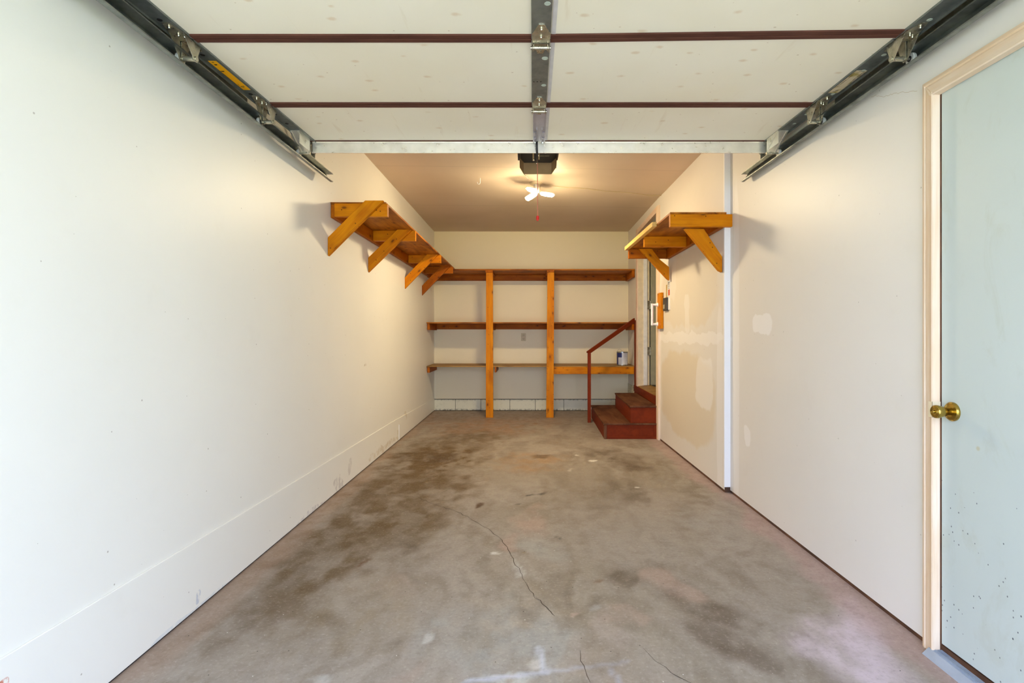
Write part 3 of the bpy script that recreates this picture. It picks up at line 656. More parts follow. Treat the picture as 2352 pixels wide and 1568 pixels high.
for k, (D, xr, zb0, zt0) in enumerate(((3.435, -0.922, 1.697, 1.579), (4.315, -0.926, 1.692, 1.574), (5.62, -0.930, 1.668, 1.55), (6.55, -0.934, 1.665, 1.547))):
    top = SL(D) - 0.012 if k else SL(D) - 0.002
    mt = M_orange if k < 3 else M_orange_d
    # diagonal: vertical cut on the wall, horizontal cut under the board
    th = 0.034
    b = MB(); b.prism([(LW + 0.001, D, zt0), (LW + 0.001, D, zb0), (xr - 0.118, D, top), (xr, D, top)], (0, th, 0), along=(1, 0, 1)); b.build('brace', mt, ls, bevel=0.002)
    ya = D + th + 0.001
    z1 = SL(ya) - 0.0135
    MB().box(LW + 0.031, -0.905, ya, ya + 0.036, z1 - 0.084, z1).build('arm', mt, ls, bevel=0.002)

rs = thing('wall_shelf', (1.15, 4.3, 1.79), 'short orange pine shelf above the wall button on the right wall', 'shelf')
b = MB(); yy0, yy1 = 3.566, 5.02
b.hexa([(0.968, yy0, 1.877), (rx(3.7) + 0.0, yy0, 1.877), (rx(3.7), YS - 0.005, 1.877), (0.968, YS - 0.005, 1.877)], [(0.968, yy0, 1.890), (rx(3.7), yy0, 1.890), (rx(3.7), YS - 0.005, 1.890), (0.968, YS - 0.005, 1.890)], axis=1)
b.hexa([(0.968, YS - 0.005, 1.877), (1.3405, YS - 0.005, 1.877), (1.3505, yy1, 1.866), (0.968, yy1, 1.866)], [(0.968, YS - 0.005, 1.890), (1.3405, YS - 0.005, 1.890), (1.3505, yy1, 1.879), (0.968, yy1, 1.879)], axis=1)
b.build('shelf_board', M_ply, rs)
b = MB(); b.hexa([(1.306, 3.608, 1.790), (1.340, 3.608, 1.790), (1.3505, 5.02, 1.778), (1.316, 5.02, 1.778)], [(1.306, 3.608, 1.876), (1.340, 3.608, 1.876), (1.3505, 5.02, 1.865), (1.316, 5.02, 1.865)], axis=1)
b.build('ledger', M_orange_d, rs, bevel=0.002)
MB().box(0.968, 1.385, 3.563, 3.600, 1.793, 1.8765).build('arm', M_orange, rs, bevel=0.003)
MB().box(0.968, 1.311, 4.345, 4.382, 1.785, 1.8705).build('arm', M_orange, rs, bevel=0.002)
MB().box(0.962, 1.315, 4.972, 5.010, 1.779, 1.8655).build('arm', M_orange_d, rs, bevel=0.002)
b = MB(); b.prism([(1.3405, 3.6285, 1.60), (1.3405, 3.6285, 1.495), (1.3180, 3.6285, 1.507), (1.085, 3.6285, 1.7915), (1.215, 3.6285, 1.7915)], (0, 0.036, 0), along=(1, 0, -1.2)); b.build('brace', M_orange, rs, bevel=0.002)
b = MB(); q = [wp(x, y, 4.935) for x, y in ((1467.5, 571), (1497, 571), (1516, 596), (1537, 613), (1537.5, 643.5), (1532, 640))]; b.prism(q, (0, 0.036, 0), along=(1, 0, -1)); b.build('brace', M_orange, rs, bevel=0.002)
b = MB(); b.hexa([(0.934, 3.93, 1.868), (0.967, 3.93, 1.868), (0.967, 5.03, 1.862), (0.934, 5.03, 1.862)], [(0.934, 3.93, 1.902), (0.967, 3.93, 1.902), (0.967, 5.03, 1.896), (0.934, 5.03, 1.896)], axis=1)
b.build('edge_strip', M_paleboard, rs, bevel=0.002, label='unstained pale pine strip along the shelf edge')

# back shelving
bs = thing('shelving_rack', (0.05, 7.1, 0), 'built-in three tier stained pine shelving rack along the back wall', 'shelving')
yf = 6.85
def shelf(z, th=0.016, mat=M_ply, x1=None):
    x1 = x1 or rx(yf) - 0.004
    b = MB(); b.hexa([(LW + 0.002, yf, z - th), (x1, yf, z - th), (rx(YB) - 0.003, YB - 0.002, z - th), (LW + 0.002, YB - 0.002, z - th)],
                     [(LW + 0.002, yf, z), (x1, yf, z), (rx(YB) - 0.003, YB - 0.002, z), (LW + 0.002, YB - 0.002, z)], axis=0)
    return b.build('shelf_board', mat, bs, bevel=0.001)
zt, zm, zl = 1.909, 1.2235, 0.660
shelf(zt, 0.018); shelf(zm, 0.016); shelf(zl, 0.013, M_ply2)
def ledg(z0, z1, mat=M_orange_d): MB().box(LW + 0.04, rx(YB) - 0.042, YB - 0.038, YB - 0.001, z0, z1).build('ledger', mat, bs, bevel=0.002)
ledg(1.812, zt - 0.0185); ledg(zm - 0.016 - 0.072, zm - 0.0165); 
for z, d, ln in ((zt - 0.018, 0.088, 0.02), (zm - 0.0165, 0.083, 0.02), (zl - 0.0135, 0.075, 0.02)):
    if z < 1.9: MB().box(LW + 0.0065, LW + 0.039, yf + ln, YB - 0.003, z - d, z).build('side_arm', M_orange_d, bs, bevel=0.002)
    b = MB(); b.hexa([(rx(yf) - 0.040, yf + ln, z - d), (rx(yf) - 0.004, yf + ln, z - d), (rx(YB) - 0.009, YB - 0.04, z - d), (rx(YB) - 0.045, YB - 0.04, z - d)],
                     [(rx(yf) - 0.040, yf + ln, z - 0.0005), (rx(yf) - 0.004, yf + ln, z - 0.0005), (rx(YB) - 0.009, YB - 0.04, z - 0.0005), (rx(YB) - 0.045, YB - 0.04, z - 0.0005)], axis=1)
    if z > 0.7: b.build('side_arm', M_orange_d, bs, bevel=0.002)
for xb0, xt0, zz in ((-0.5135, -0.5100, 1.856), (0.2600, 0.2760, 1.862)):
    w_ = 0.094
    b = MB(); b.hexa([(xb0, 6.810, 0.0), (xb0 + w_, 6.810, 0.0), (xb0 + w_, 6.848, 0.0), (xb0, 6.848, 0.0)], [(xt0, 6.810, zz), (xt0 + w_ * 0.92, 6.810, zz), (xt0 + w_ * 0.92, 6.848, zz), (xt0, 6.848, zz)], axis=2)
    b.build('post', M_orange, bs, bevel=0.002)
    MB().box(xt0 - 0.008, xt0 + w_ * 0.92, 6.800, YB - 0.04, zz + 0.001, zt - 0.0185).build('cross_arm', M_orange_d, bs, bevel=0.002)
    for z, d in ((zm - 0.0165, 0.08), (zl - 0.0135, 0.07)):
        MB().box(xb0 + 0.062 + (0.05 if z < .7 and xb0 < 0 else 0), xb0 + 0.092 + (0.04 if z < .7 and xb0 < 0 else 0), 6.90 - (0.05), YB - 0.04, z - d, z - 0.001).build('cross_arm', M_orange_d, bs, bevel=0.002)
MB().box(0.355, 1.392, yf - 0.006, yf + 0.019, 0.555, 0.6465).build('fascia_board', M_orange, bs, bevel=0.003, label='bright orange front board of the lowest shelf')

# ------------------------------------------------------------------ paint can
pc = thing('paint_can', (1.275, 7.02, zl), 'dented metal paint can with blue and white label on the lowest shelf', 'can')
pc.location.z = zl
c0 = Vector((1.268, 7.0, zl)); R = 0.072
b = MB(); b.rev(c0, c0 + Vector((0, 0, 0.178)), [(0, R - 0.002), (0.02, R), (0.05, R - 0.001), (0.95, R - 0.001), (0.965, R + 0.0015), (1.0, R + 0.001)], 40); b.build('can_body', M_galv, pc)
def mk_label():
    t = NT('paint_can_label', 0.35); g = t.attr('gr'); s_ = t.sep(g)   # angle, height
    a, z = s_[0], s_[1]
    c = S(236, 234, 226)
    navy = S(28, 36, 96)
    m = t.ma('MULTIPLY', t.ma('GREATER_THAN', a, 0.0), t.ma('LESS_THAN', a, 0.19)); c = t.mix(m, c, navy)
    m = t.ma('MULTIPLY', t.ma('MULTIPLY', t.ma('GREATER_THAN', a, 0.0), t.ma('LESS_THAN', a, 0.42)), t.ma('GREATER_THAN', z, 0.105)); c = t.mix(m, c, navy)
    ln = t.ma('LESS_THAN', t.ma('FRACT', t.ma('MULTIPLY', z, 95.0)), 0.32)
    br = t.rng(t.noise(t.mapv(g, (18, 400, 1)), 1.0, 2), 0.42, 0.46)
    inn = t.ma('MULTIPLY', t.ma('GREATER_THAN', a, 0.24), t.ma('LESS_THAN', a, 0.45)); inn = t.ma('MULTIPLY', inn, t.ma('LESS_THAN', z, 0.095))
    inn2 = t.ma('MULTIPLY', t.ma('GREATER_THAN', a, 0.58), t.ma('LESS_THAN', a, 0.95))
    inn = t.ma('MAXIMUM', inn, inn2)
    c = t.mix(t.ma('MULTIPLY', t.ma('MULTIPLY', ln, br), t.ma('MULTIPLY', inn, 0.6)), c, S(90, 90, 110))
    t.col(c); return t.m
vs = []; gr = []; fs = []; nn = 48
for k in range(nn + 1):
    an = math.pi * (1.02 + 0.96 * k / nn)
    for z in (0.012, 0.164): vs.append((c0.x + (R + 0.0008) * math.cos(an), c0.y + (R + 0.0008) * math.sin(an), c0.z + z)); gr.append((k / nn, z, 0))
for k in range(nn): fs.append((2 * k, 2 * k + 2, 2 * k + 3, 2 * k + 1))
MB().add(vs, fs, gr, smooth=True).build('can_label', mk_label(), pc)
b = MB(); b.rev(c0 + Vector((0, 0, 0.170)), c0 + Vector((0, 0, 0.177)), [(0, R - 0.006), (1, R - 0.008)], 40); b.build('lid', M_galv, pc)
pts = [c0 + Vector((-0.067 + 0.0, -0.02, 0.165))] + [c0 + Vector((-0.040 + 0.030 * math.cos(a), -0.03, 0.178 + 0.034 * math.sin(a))) for a in np.linspace(math.pi, 0.25, 14)] + [c0 + Vector((0.012, -0.03, 0.170))]
MB().tube(pts, 0.0018, 6).build('wire_handle', M_galv, pc)

# outlet
ou = thing('electrical_outlet', (-0.034, YB, 1.03), 'almond electrical outlet on the back wall between the two shelf posts', 'outlet')
MB().box(-0.068, -0.001, YB - 0.006, YB - 0.0005, 0.974, 1.082).build('cover_plate', M_almond, ou, bevel=0.003)
for z in (1.004, 1.052):
    b = MB(); b.box(-0.052, -0.017, YB - 0.009, YB - 0.006, z - 0.014, z + 0.014)
    s_ = b.build('socket', M_almond, ou, bevel=0.002)
    b = MB(); b.box(-0.043, -0.040, YB - 0.0095, YB - 0.0085, z - 0.004, z + 0.008); b.box(-0.029, -0.026, YB - 0.0095, YB - 0.0085, z - 0.004, z + 0.008); b.cyl((-0.0345, YB - 0.0095, z - 0.009), (-0.0345, YB - 0.0085, z - 0.009), 0.0025, n=8)
    b.build('slot', M_ink, s_)

# ------------------------------------------------------------------ wooden steps
st_ = thing('wooden_steps', (1.08, 6.1, 0), 'two red-brown painted wooden steps up to the house doorway', 'steps')
yF = 5.427
def trap(x0f, x0b, x1f, x1b, ya, yb, z0, z1, axis=1):
    b = MB(); b.hexa([(x0f, ya, z0), (x1f, ya, z0), (x1b, yb, z0), (x0b, yb, z0)], [(x0f, ya, z1), (x1f, ya, z1), (x1b, yb, z1), (x0b, yb, z1)], axis=axis); return b
trap(0.800, 0.838, 1.338, 1.372, yF + 0.006, 6.80, 0.0, 0.143).build('lower_box', M_red, st_, bevel=0.002)
trap(0.790, 0.830, 1.338, 1.374, yF - 0.004, 6.82, 0.144, 0.161).build('tread', M_tread, st_, bevel=0.003)
trap(1.070, 1.112, 1.338, 1.372, yF + 0.008, 6.60, 0.162, 0.320).build('upper_box', M_red, st_, bevel=0.002)
trap(1.060, 1.106, 1.338, 1.373, yF - 0.002, 6.62, 0.321, 0.339).build('tread', M_tread, st_, bevel=0.003)
MB().box(0.796, 0.826, yF - 0.004, yF + 0.02, 0.0, 0.143).build('corner_post', M_tread, st_, bevel=0.004, label='chipped dark corner post')
MB().box(0.828, 1.338, yF - 0.001, yF + 0.006, 0.0, 0.028).build('toe_strip', M_red, st_, bevel=0.002)
MB().box(1.306, 1.338, yF - 0.001, yF + 0.006, 0.029, 0.143).build('end_strip', M_red, st_, bevel=0.002)
# handrail
hr = thing('handrail', (0.767, 6.44, 0), 'thin red-brown sloping handrail on two posts beside the steps', 'handrail')
MB().box(0.748, 0.786, 6.425, 6.462, 0.0, 0.842).build('post', M_red, hr, bevel=0.002)
MB().box(1.372, 1.398, 6.70, 6.738, 0.386, 1.245).build('post', M_red, hr, bevel=0.002)
b = MB(); b.prism([(0.745, 6.42, 0.842), (0.745, 6.42, 0.860), (1.372, 6.695, 1.272), (1.372, 6.695, 1.215), (0.790, 6.44, 0.842)], (-0.010, 0.036, 0), along=(0.6, 0.26, 0.4)); b.build('rail', M_red, hr, bevel=0.002)

# ------------------------------------------------------------------ grab handle on its board
gb = thing('grab_handle', (1.33, 5.29, 1.12), 'white plastic grab handle on a short orange board beside the house doorway', 'handle')
b = MB(); b.box(1.326, 1.350, 5.222, 5.364, 1.124, 1.480); b.build('mounting_board', M_orange, gb, bevel=0.002)
b = MB(); b.rev((1.270, 5.352, 1.158), (1.270, 5.352, 1.378), [(0, 0.010), (0.03, 0.012), (0.97, 0.012), (1, 0.010)], 16)
for z in (1.171, 1.366):
    b.rev((1.270, 5.352, z), (1.326, 5.352, z), [(0, 0.010), (0.5, 0.011), (0.85, 0.017), (1, 0.022)], 16, sharp=False)
b.build('grip', M_wplastic, gb)

# wall button and label strips
wb = thing('door_opener_button', (1.35, 5.1, 1.32), 'dark grey wall button panel under the orange label near the house doorway', 'switch')
xw = rx(5.1)
b = MB(); b.box(xw - 0.022, xw - 0.001, 5.03, 5.17, 1.295, 1.42); b.build('button_box', flat('charcoal_plastic', S(58, 54, 50), 0.5), wb, bevel=0.004)
MB().box(xw - 0.025, xw - 0.022, 5.10, 5.15, 1.315, 1.355).build('button', flat('grey_beige_button', S(170, 160, 128), 0.5), wb, bevel=0.001)
MB().box(xw - 0.008, xw - 0.0005, 4.99, 5.028, 1.30, 1.42).build('back_plate', M_wplastic, wb, bevel=0.001, label='white plastic back plate')
sg = thing('wall_label', (1.35, 5.02, 1.43), 'narrow white sticker with orange block above the wall button', 'sticker')
xs_ = rx(5.0)
MB().box(xs_ - 0.002, xs_ - 0.0004, 4.985, 5.065, 1.43, 1.580).build('backing', M_wplastic, sg)
MB().box(xs_ - 0.0026, xs_ - 0.002, 4.992, 5.046, 1.436, 1.492).build('orange_block', flat('orange_print', S(204, 84, 10), 0.6), sg)
b = MB()
def bar(y0, y1, z0, z1): b.box(xs_ - 0.0026, xs_ - 0.002, y0, y1, z0, z1)
bar(5.000, 5.040, 1.502, 1.505); bar(5.028, 5.034, 1.502, 1.511)                       # "1"
bar(5.000, 5.006, 1.518, 1.529); bar(5.034, 5.040, 1.518, 1.529); bar(5.006, 5.034, 1.5225, 1.5245)  # "N"
bar(5.000, 5.040, 1.538, 1.541)                                                        # "I"
bar(5.000, 5.006, 1.548, 1.562); bar(5.017, 5.023, 1.548, 1.560); bar(5.034, 5.040, 1.548, 1.562); bar(5.006, 5.034, 1.560, 1.562)  # "3"
b.build('lettering', M_ink, sg)
tag(MB().box(rx(5.12) - 0.0018, rx(5.12) - 0.0004, 5.09, 5.13, 1.425, 1.545).build('tape_strip', flat('yellowed_tape', S(190, 162, 100), 0.5)), 'yellowed tape strip just left of the white wall label', 'tape')

# ------------------------------------------------------------------ overhead garage door
gd = thing('overhead_garage_door', (0.06, 1.8, 2.09), 'open sectional overhead garage door with cream panels and steel stiles', 'garage door')
DH = lambda D: EYE + 1.02 + 0.017 * (D - 1.63)           # underside height
DX = lambda D: 0.013 * (D - 1.63)
XL, XR = -1.215, 1.335
J = [2.925, 2.395, 1.838, 1.285, 0.735]
def dbox(x0, x1, ya, yb, h0, h1, axis=None, mb=None, mi=0):   # box following the slope of the open door; h measured downwards
    b = mb or MB(); ax = axis if axis is not None else (0 if abs(x1 - x0) > abs(yb - ya) else 1)
    b.hexa([(x0 + DX(ya), ya, DH(ya) - h1), (x1 + DX(ya), ya, DH(ya) - h1), (x1 + DX(yb), yb, DH(yb) - h1), (x0 + DX(yb), yb, DH(yb) - h1)],
           [(x0 + DX(ya), ya, DH(ya) - h0), (x1 + DX(ya), ya, DH(ya) - h0), (x1 + DX(yb), yb, DH(yb) - h0), (x0 + DX(yb), yb, DH(yb) - h0)], axis=ax, mi=mi); return b
CS0, CS1 = 0.016, 0.082
M_hole = flat('foam_seen_through_hole', S(176, 186, 170), 0.6)
for k in range(4):
    a, c = J[k + 1] + 0.002, J[k] - 0.002
    p = dbox(XL + 0.01, XR - 0.01, a, c, -0.040, 0.0, 0).build('door_section', M_foam, gd)
    # end stiles with a folded lip
    for (e0, e1, inner) in ((XL, XL + 0.061, 1), (XR - 0.063, XR, -1)):
        b = dbox(e0, e1, a + 0.004, c - 0.004, 0.0, 0.003, 1)
        xi = e1 if inner > 0 else e0
        dbox(xi - 0.002, xi + 0.002, a + 0.004, c - 0.004, -0.002, 0.007, 1, b)
        xo = e0 if inner > 0 else e1
        dbox(xo - 0.001, xo + 0.002, a + 0.004, c - 0.004, -0.040, 0.010, 1, b)
        s0 = b.build('end_stile', M_stile, p)
        b = MB()
        for q in (0.2, 0.42, 0.8):
            y = a + (c - a) * q; xc = (e0 + e1) / 2 + (0.006 if inner < 0 else -0.006)
            b.rev((xc + DX(y), y, DH(y) - 0.0031), (xc + DX(y), y, DH(y) - 0.0040), [(0, 0.0085), (1, 0.008)], 14)
        b.build('hole', M_wheeld if inner > 0 else M_hole, s0)
    if k > 0:
        b = dbox(CS0, CS1, a + 0.004, c - 0.004, 0.0, 0.010, 1)
        s0 = b.build('center_stile', M_stile, p, bevel=0.002)
        b = MB()
        for q, rr in ((0.22, 0.012), (0.62, 0.010)):
            y = a + (c - a) * q; xc = CS1 - 0.016 + DX(y)
            b.rev((xc, y, DH(y) - 0.0101), (xc, y, DH(y) - 0.0108), [(0, rr), (1, rr - 0.0005)], 18)
        b.build('hole', M_hole, s0)
        if k == 1:
            b = MB()
            for dx_ in (-0.014, 0, 0.014): y = 2.15; b.box(CS0 + 0.030 + dx_ - 0.003, CS0 + 0.030 + dx_ + 0.003, y - 0.003, y + 0.003, DH(y) - 0.0108, DH(y) - 0.0099)
            b.build('slot', M_wheeld, s0)
    # pale seam tape right of the centre stile
    dbox(CS1 + 0.003, CS1 + 0.017, a, c, 0.0, 0.0012, 1).build('seam_tape', flat('grey_seam_tape', S(206, 202, 198), 0.5), p)
for k in (1, 2, 3):
    D = J[k]; tl = {1: 0.0, 2: -0.030, 3: 0}[k]
    for side, (xa_, xb_) in enumerate(((XL + 0.064, CS0 + 0.012), (CS1 + 0.000, XR - 0.050))):
        for o_ in (-0.023, 0.002):
            ya = D + o_; t1 = tl if side else 0
            h_ = 0.006; wd_ = 0.021
            b = MB(); z0, z1 = DH(D) - h_, DH(D) + 0.002
            b.hexa([(xa_, ya, z0), (xb_, ya + t1, z0), (xb_, ya + wd_ + t1, z0), (xa_, ya + wd_, z0)], [(xa_, ya, z1), (xb_, ya + t1, z1), (xb_, ya + wd_ + t1, z1), (xa_, ya + wd_, z1)], axis=0)
            b.build('joint_strip', M_strip, gd, bevel=0.0015, label='dark brown strip along a panel joint')
# top edge seal and strut
MB().box(XL + 0.03, XR - 0.03, 2.862, 2.876, DH(2.88) - 0.004, DH(2.88) - 0.0005).build('edge_seal', M_strip, gd)
b = MB(); zt_ = DH(2.88) - 0.001; x0_, x1_ = -1.157, 1.312
b.box(x0_, x1_, 2.880, 2.8815, zt_ - 0.062, zt_); b.box(x0_, x1_, 2.874, 2.8815, zt_ - 0.0635, zt_ - 0.062); b.box(x0_, x1_, 2.870, 2.872, zt_ - 0.064, zt_ - 0.058)
b.box(x0_, x1_, 2.872, 2.876, zt_ - 0.0645, zt_ - 0.063); b.box(x0_, x1_, 2.8815, 2.920, zt_ - 0.0015, zt_); b.box(x0_, x1_, 2.873, 2.8815, zt_ - 0.0035, zt_)
b.build('strut', M_strut, gd)
# operator bracket on the top section
b = dbox(0.022, 0.086, 2.44, 2.872, 0.0, 0.006, 1); dbox(0.022, 0.026, 2.44, 2.872, 0.006, 0.014, 1, b); dbox(0.082, 0.086, 2.44, 2.872, 0.006, 0.014, 1, b)
for dx_ in (0.040, 0.066): dbox(dx_, dx_ + 0.003, 2.66, 2.86, 0.006, 0.018, 1, b)
for yy in (2.72, 2.80): dbox(0.026, 0.040, yy, yy + 0.008, 0.006, 0.011, 0, b); dbox(0.069, 0.082, yy, yy + 0.008, 0.006, 0.011, 0, b)
ob_ = b.build('operator_bracket', M_lilac, gd, label='grey primed bracket plate')
b = MB()
for x_ in (0.034, 0.074): b.rev((x_ + 0.016, 2.866, DH(2.86) - 0.012), (x_ + 0.016, 2.858, DH(2.86) - 0.014), [(0, 0.005), (1, 0.004)], 6)
b.build('bolt', M_galv, ob_)

def hinge(cx, D, wide, drop, roller=0):
    y0 = D; z = lambda y: DH(y)
    hw = wide / 2; bs_ = 0.0105 if roller == 0 else 0.0035
    x = cx + DX(D)
    b = MB()
    # leaf on the nearer section: pentagon
    P = [(x - 0.010, y0 - 0.100), (x + 0.010, y0 - 0.100), (x + hw, y0 - 0.045), (x + hw, y0 + 0.012), (x - hw, y0 + 0.012), (x - hw, y0 - 0.045)]
    b.prism([(px, py, z(py) - bs_ - 0.0022) for px, py in P], (0, 0, 0.0022))
    P = [(x - hw * 0.8, y0 + 0.016), (x + hw * 0.8, y0 + 0.016), (x + 0.010, y0 + 0.085), (x - 0.010, y0 + 0.085)]
    b.prism([(px, py, z(py) - bs_ - 0.0022) for px, py in P], (0, 0, 0.0022))
    # ears
    for s_ in (-1, 1):
        xe = x + s_ * hw
        b.prism([(xe, y0 - 0.045, z(y0) - bs_), (xe, y0 + 0.012, z(y0) - bs_), (xe, y0 + 0.036, z(y0) - bs_ - drop - 0.010), (xe, y0 + 0.016, z(y0) - bs_ - drop - 0.010)], (0.002 * -s_, 0, 0))
        xe = x + s_ * hw * 0.82
        b.prism([(xe, y0 + 0.060, z(y0) - bs_), (xe, y0 + 0.016, z(y0) - bs_), (xe, y0 + 0.016, z(y0) - bs_ - drop - 0.008), (xe, y0 + 0.034, z(y0) - bs_ - drop - 0.008)], (0.002 * -s_, 0, 0))
    h = b.build('hinge', M_zinc, gd)
    zt2 = z(y0) - bs_ - drop
    MB().cyl((x - hw - 0.004, y0 + 0.026, zt2), (x + hw + 0.004, y0 + 0.026, zt2), 0.0085 if roller else 0.0065, n=16).build('pin_tube', M_zinc, h)
    for px, py in ((x, y0 - 0.078), (x, y0 - 0.030), (x, y0 + 0.062)) + (((x + hw * 0.6, y0 - 0.02),) if roller else ()):
        zz = z(py) - bs_ - 0.0022
        bb = MB(); bb.rev((px, py, zz), (px, py, zz - 0.007), [(0, 0.0065), (0.45, 0.0065), (0.5, 0.0045), (1, 0.0035)], 8); bb.build('bolt', M_bolt, h)
    return x, y0 + 0.026, zt2
TZ = EYE + 0.9625
for k in (1, 2, 3):
    hinge((CS0 + CS1) / 2, J[k], 0.062, 0.012)
    for side in (-1, 1):
        cx = XL + 0.031 if side < 0 else XR - 0.032
        dr = DH(J[k]) - 0.0035 - TZ
        x, y, z = hinge(cx, J[k], 0.050, dr, side)
        xw_ = -1.213 if side < 0 else 1.351
        r = MB(); r.cyl((x, y, TZ), (xw_, y, TZ), 0.0045, n=12); ro = r.build('roller', M_zinc, gd)
        r = MB(); r.rev((xw_ - 0.006, y, TZ), (xw_ + 0.006, y, TZ), [(0, 0.012), (0, 0.0195), (0.2, 0.0205), (0.8, 0.0205), (1, 0.0195), (1, 0.012)], 24); r.build('wheel', M_wheel, ro)
        r = MB(); r.rev((xw_ - 0.0075, y, TZ), (xw_ + 0.0075, y, TZ), [(0, 0.010), (1, 0.010)], 16); r.build('bearing', M_wheeld, ro)
# top roller brackets (sloping plates) with their rollers
for side in (-1, 1):
    cx = -1.178 if side < 0 else 1.330 - 0.02
    b = MB(); y0_, y1_ = 2.705, 2.835; z0_, z1_ = DH(y0_) - 0.004, TZ + 0.008
    hw = 0.026
    b.hexa([(cx - hw, y0_, z0_ - 0.003), (cx + hw, y0_, z0_ - 0.003), (cx + hw, y1_, z1_ - 0.003), (cx - hw, y1_, z1_ - 0.003)], [(cx - hw, y0_, z0_), (cx + hw, y0_, z0_), (cx + hw, y1_, z1_), (cx - hw, y1_, z1_)])
    for s_ in (-1, 1):
        b.hexa([(cx + s_ * 0.018 - 0.003, y0_, z0_ - 0.009), (cx + s_ * 0.018 + 0.003, y0_, z0_ - 0.009), (cx + s_ * 0.018 + 0.003, y1_, z1_ - 0.009), (cx + s_ * 0.018 - 0.003, y1_, z1_ - 0.009)],
               [(cx + s_ * 0.018 - 0.003, y0_, z0_ - 0.003), (cx + s_ * 0.018 + 0.003, y0_, z0_ - 0.003), (cx + s_ * 0.018 + 0.003, y1_, z1_ - 0.003), (cx + s_ * 0.018 - 0.003, y1_, z1_ - 0.003)])
    b.box(cx + hw - 0.002 if side < 0 else cx - hw, cx + hw if side < 0 else cx - hw + 0.002, y0_, y1_, z1_, DH(y1_) - 0.004)
    tb = b.build('top_bracket', M_strut, gd)
    xw_ = -1.213 if side < 0 else 1.351
    MB().cyl((cx, 2.838, TZ), (xw_, 2.838, TZ), 0.0045, n=12).build('roller', M_zinc, tb)
    MB().cyl((cx - 0.027, 2.838, TZ), (cx + 0.027, 2.838, TZ), 0.007, n=14).build('pin_tube', M_zinc, tb)
    MB().rev((xw_ - 0.006, 2.838, TZ), (xw_ + 0.006, 2.838, TZ), [(0, 0.006), (0, 0.0195), (0.2, 0.0205), (0.8, 0.0205), (1, 0.0195), (1, 0.006)], 24).build('wheel', M_wheel, tb)
# stickers on the end stiles
def sticker(x0, x1, ya, yb, mat, nm, label, marks):
    o = dbox(x0, x1, ya, yb, 0.0031, 0.0040, 1).build(nm, mat, gd, label=label)
    b = MB()
    for (u0, u1, v0, v1) in marks:
        dbox(x0 + (x1 - x0) * u0, x0 + (x1 - x0) * u1, ya + (yb - ya) * v0, ya + (yb - ya) * v1, 0.0040, 0.0043, 1, b)
    b.build('print', M_ink, o)
mk = [(0.30, 0.55, 0.03, 0.045), (0.25, 0.62, 0.10, 0.12), (0.30, 0.50, 0.11, 0.13)] + [(0.15, 0.2, 0.78, 0.83), (0.2, 0.35, 0.86, 0.88), (0.40, 0.75, 0.85, 0.865), (0.30, 0.6, 0.89, 0.90)] 
sticker(XL + 0.017, XL + 0.047, 1.995, 2.24, M_stick_o, 'warning_sticker', 'bright orange warning sticker', mk)
mk = [(0.86, 0.89, 0.05, 0.28), (0.86, 0.89, 0.34, 0.6), (0.80, 0.82, 0.1, 0.4), (0.1, 0.13, 0.1, 0.3), (0.1, 0.13, 0.38, 0.7), (0.18, 0.20, 0.2, 0.6), (0.3, 0.9, 0.02, 0.03), (0.4, 0.7, 0.86, 0.875), (0.3, 0.6, 0.92, 0.935)]
sticker(XR - 0.054, XR - 0.012, 2.07, 2.27, M_stick_w, 'paper_sticker', 'faded torn paper sticker with printed lines', mk)

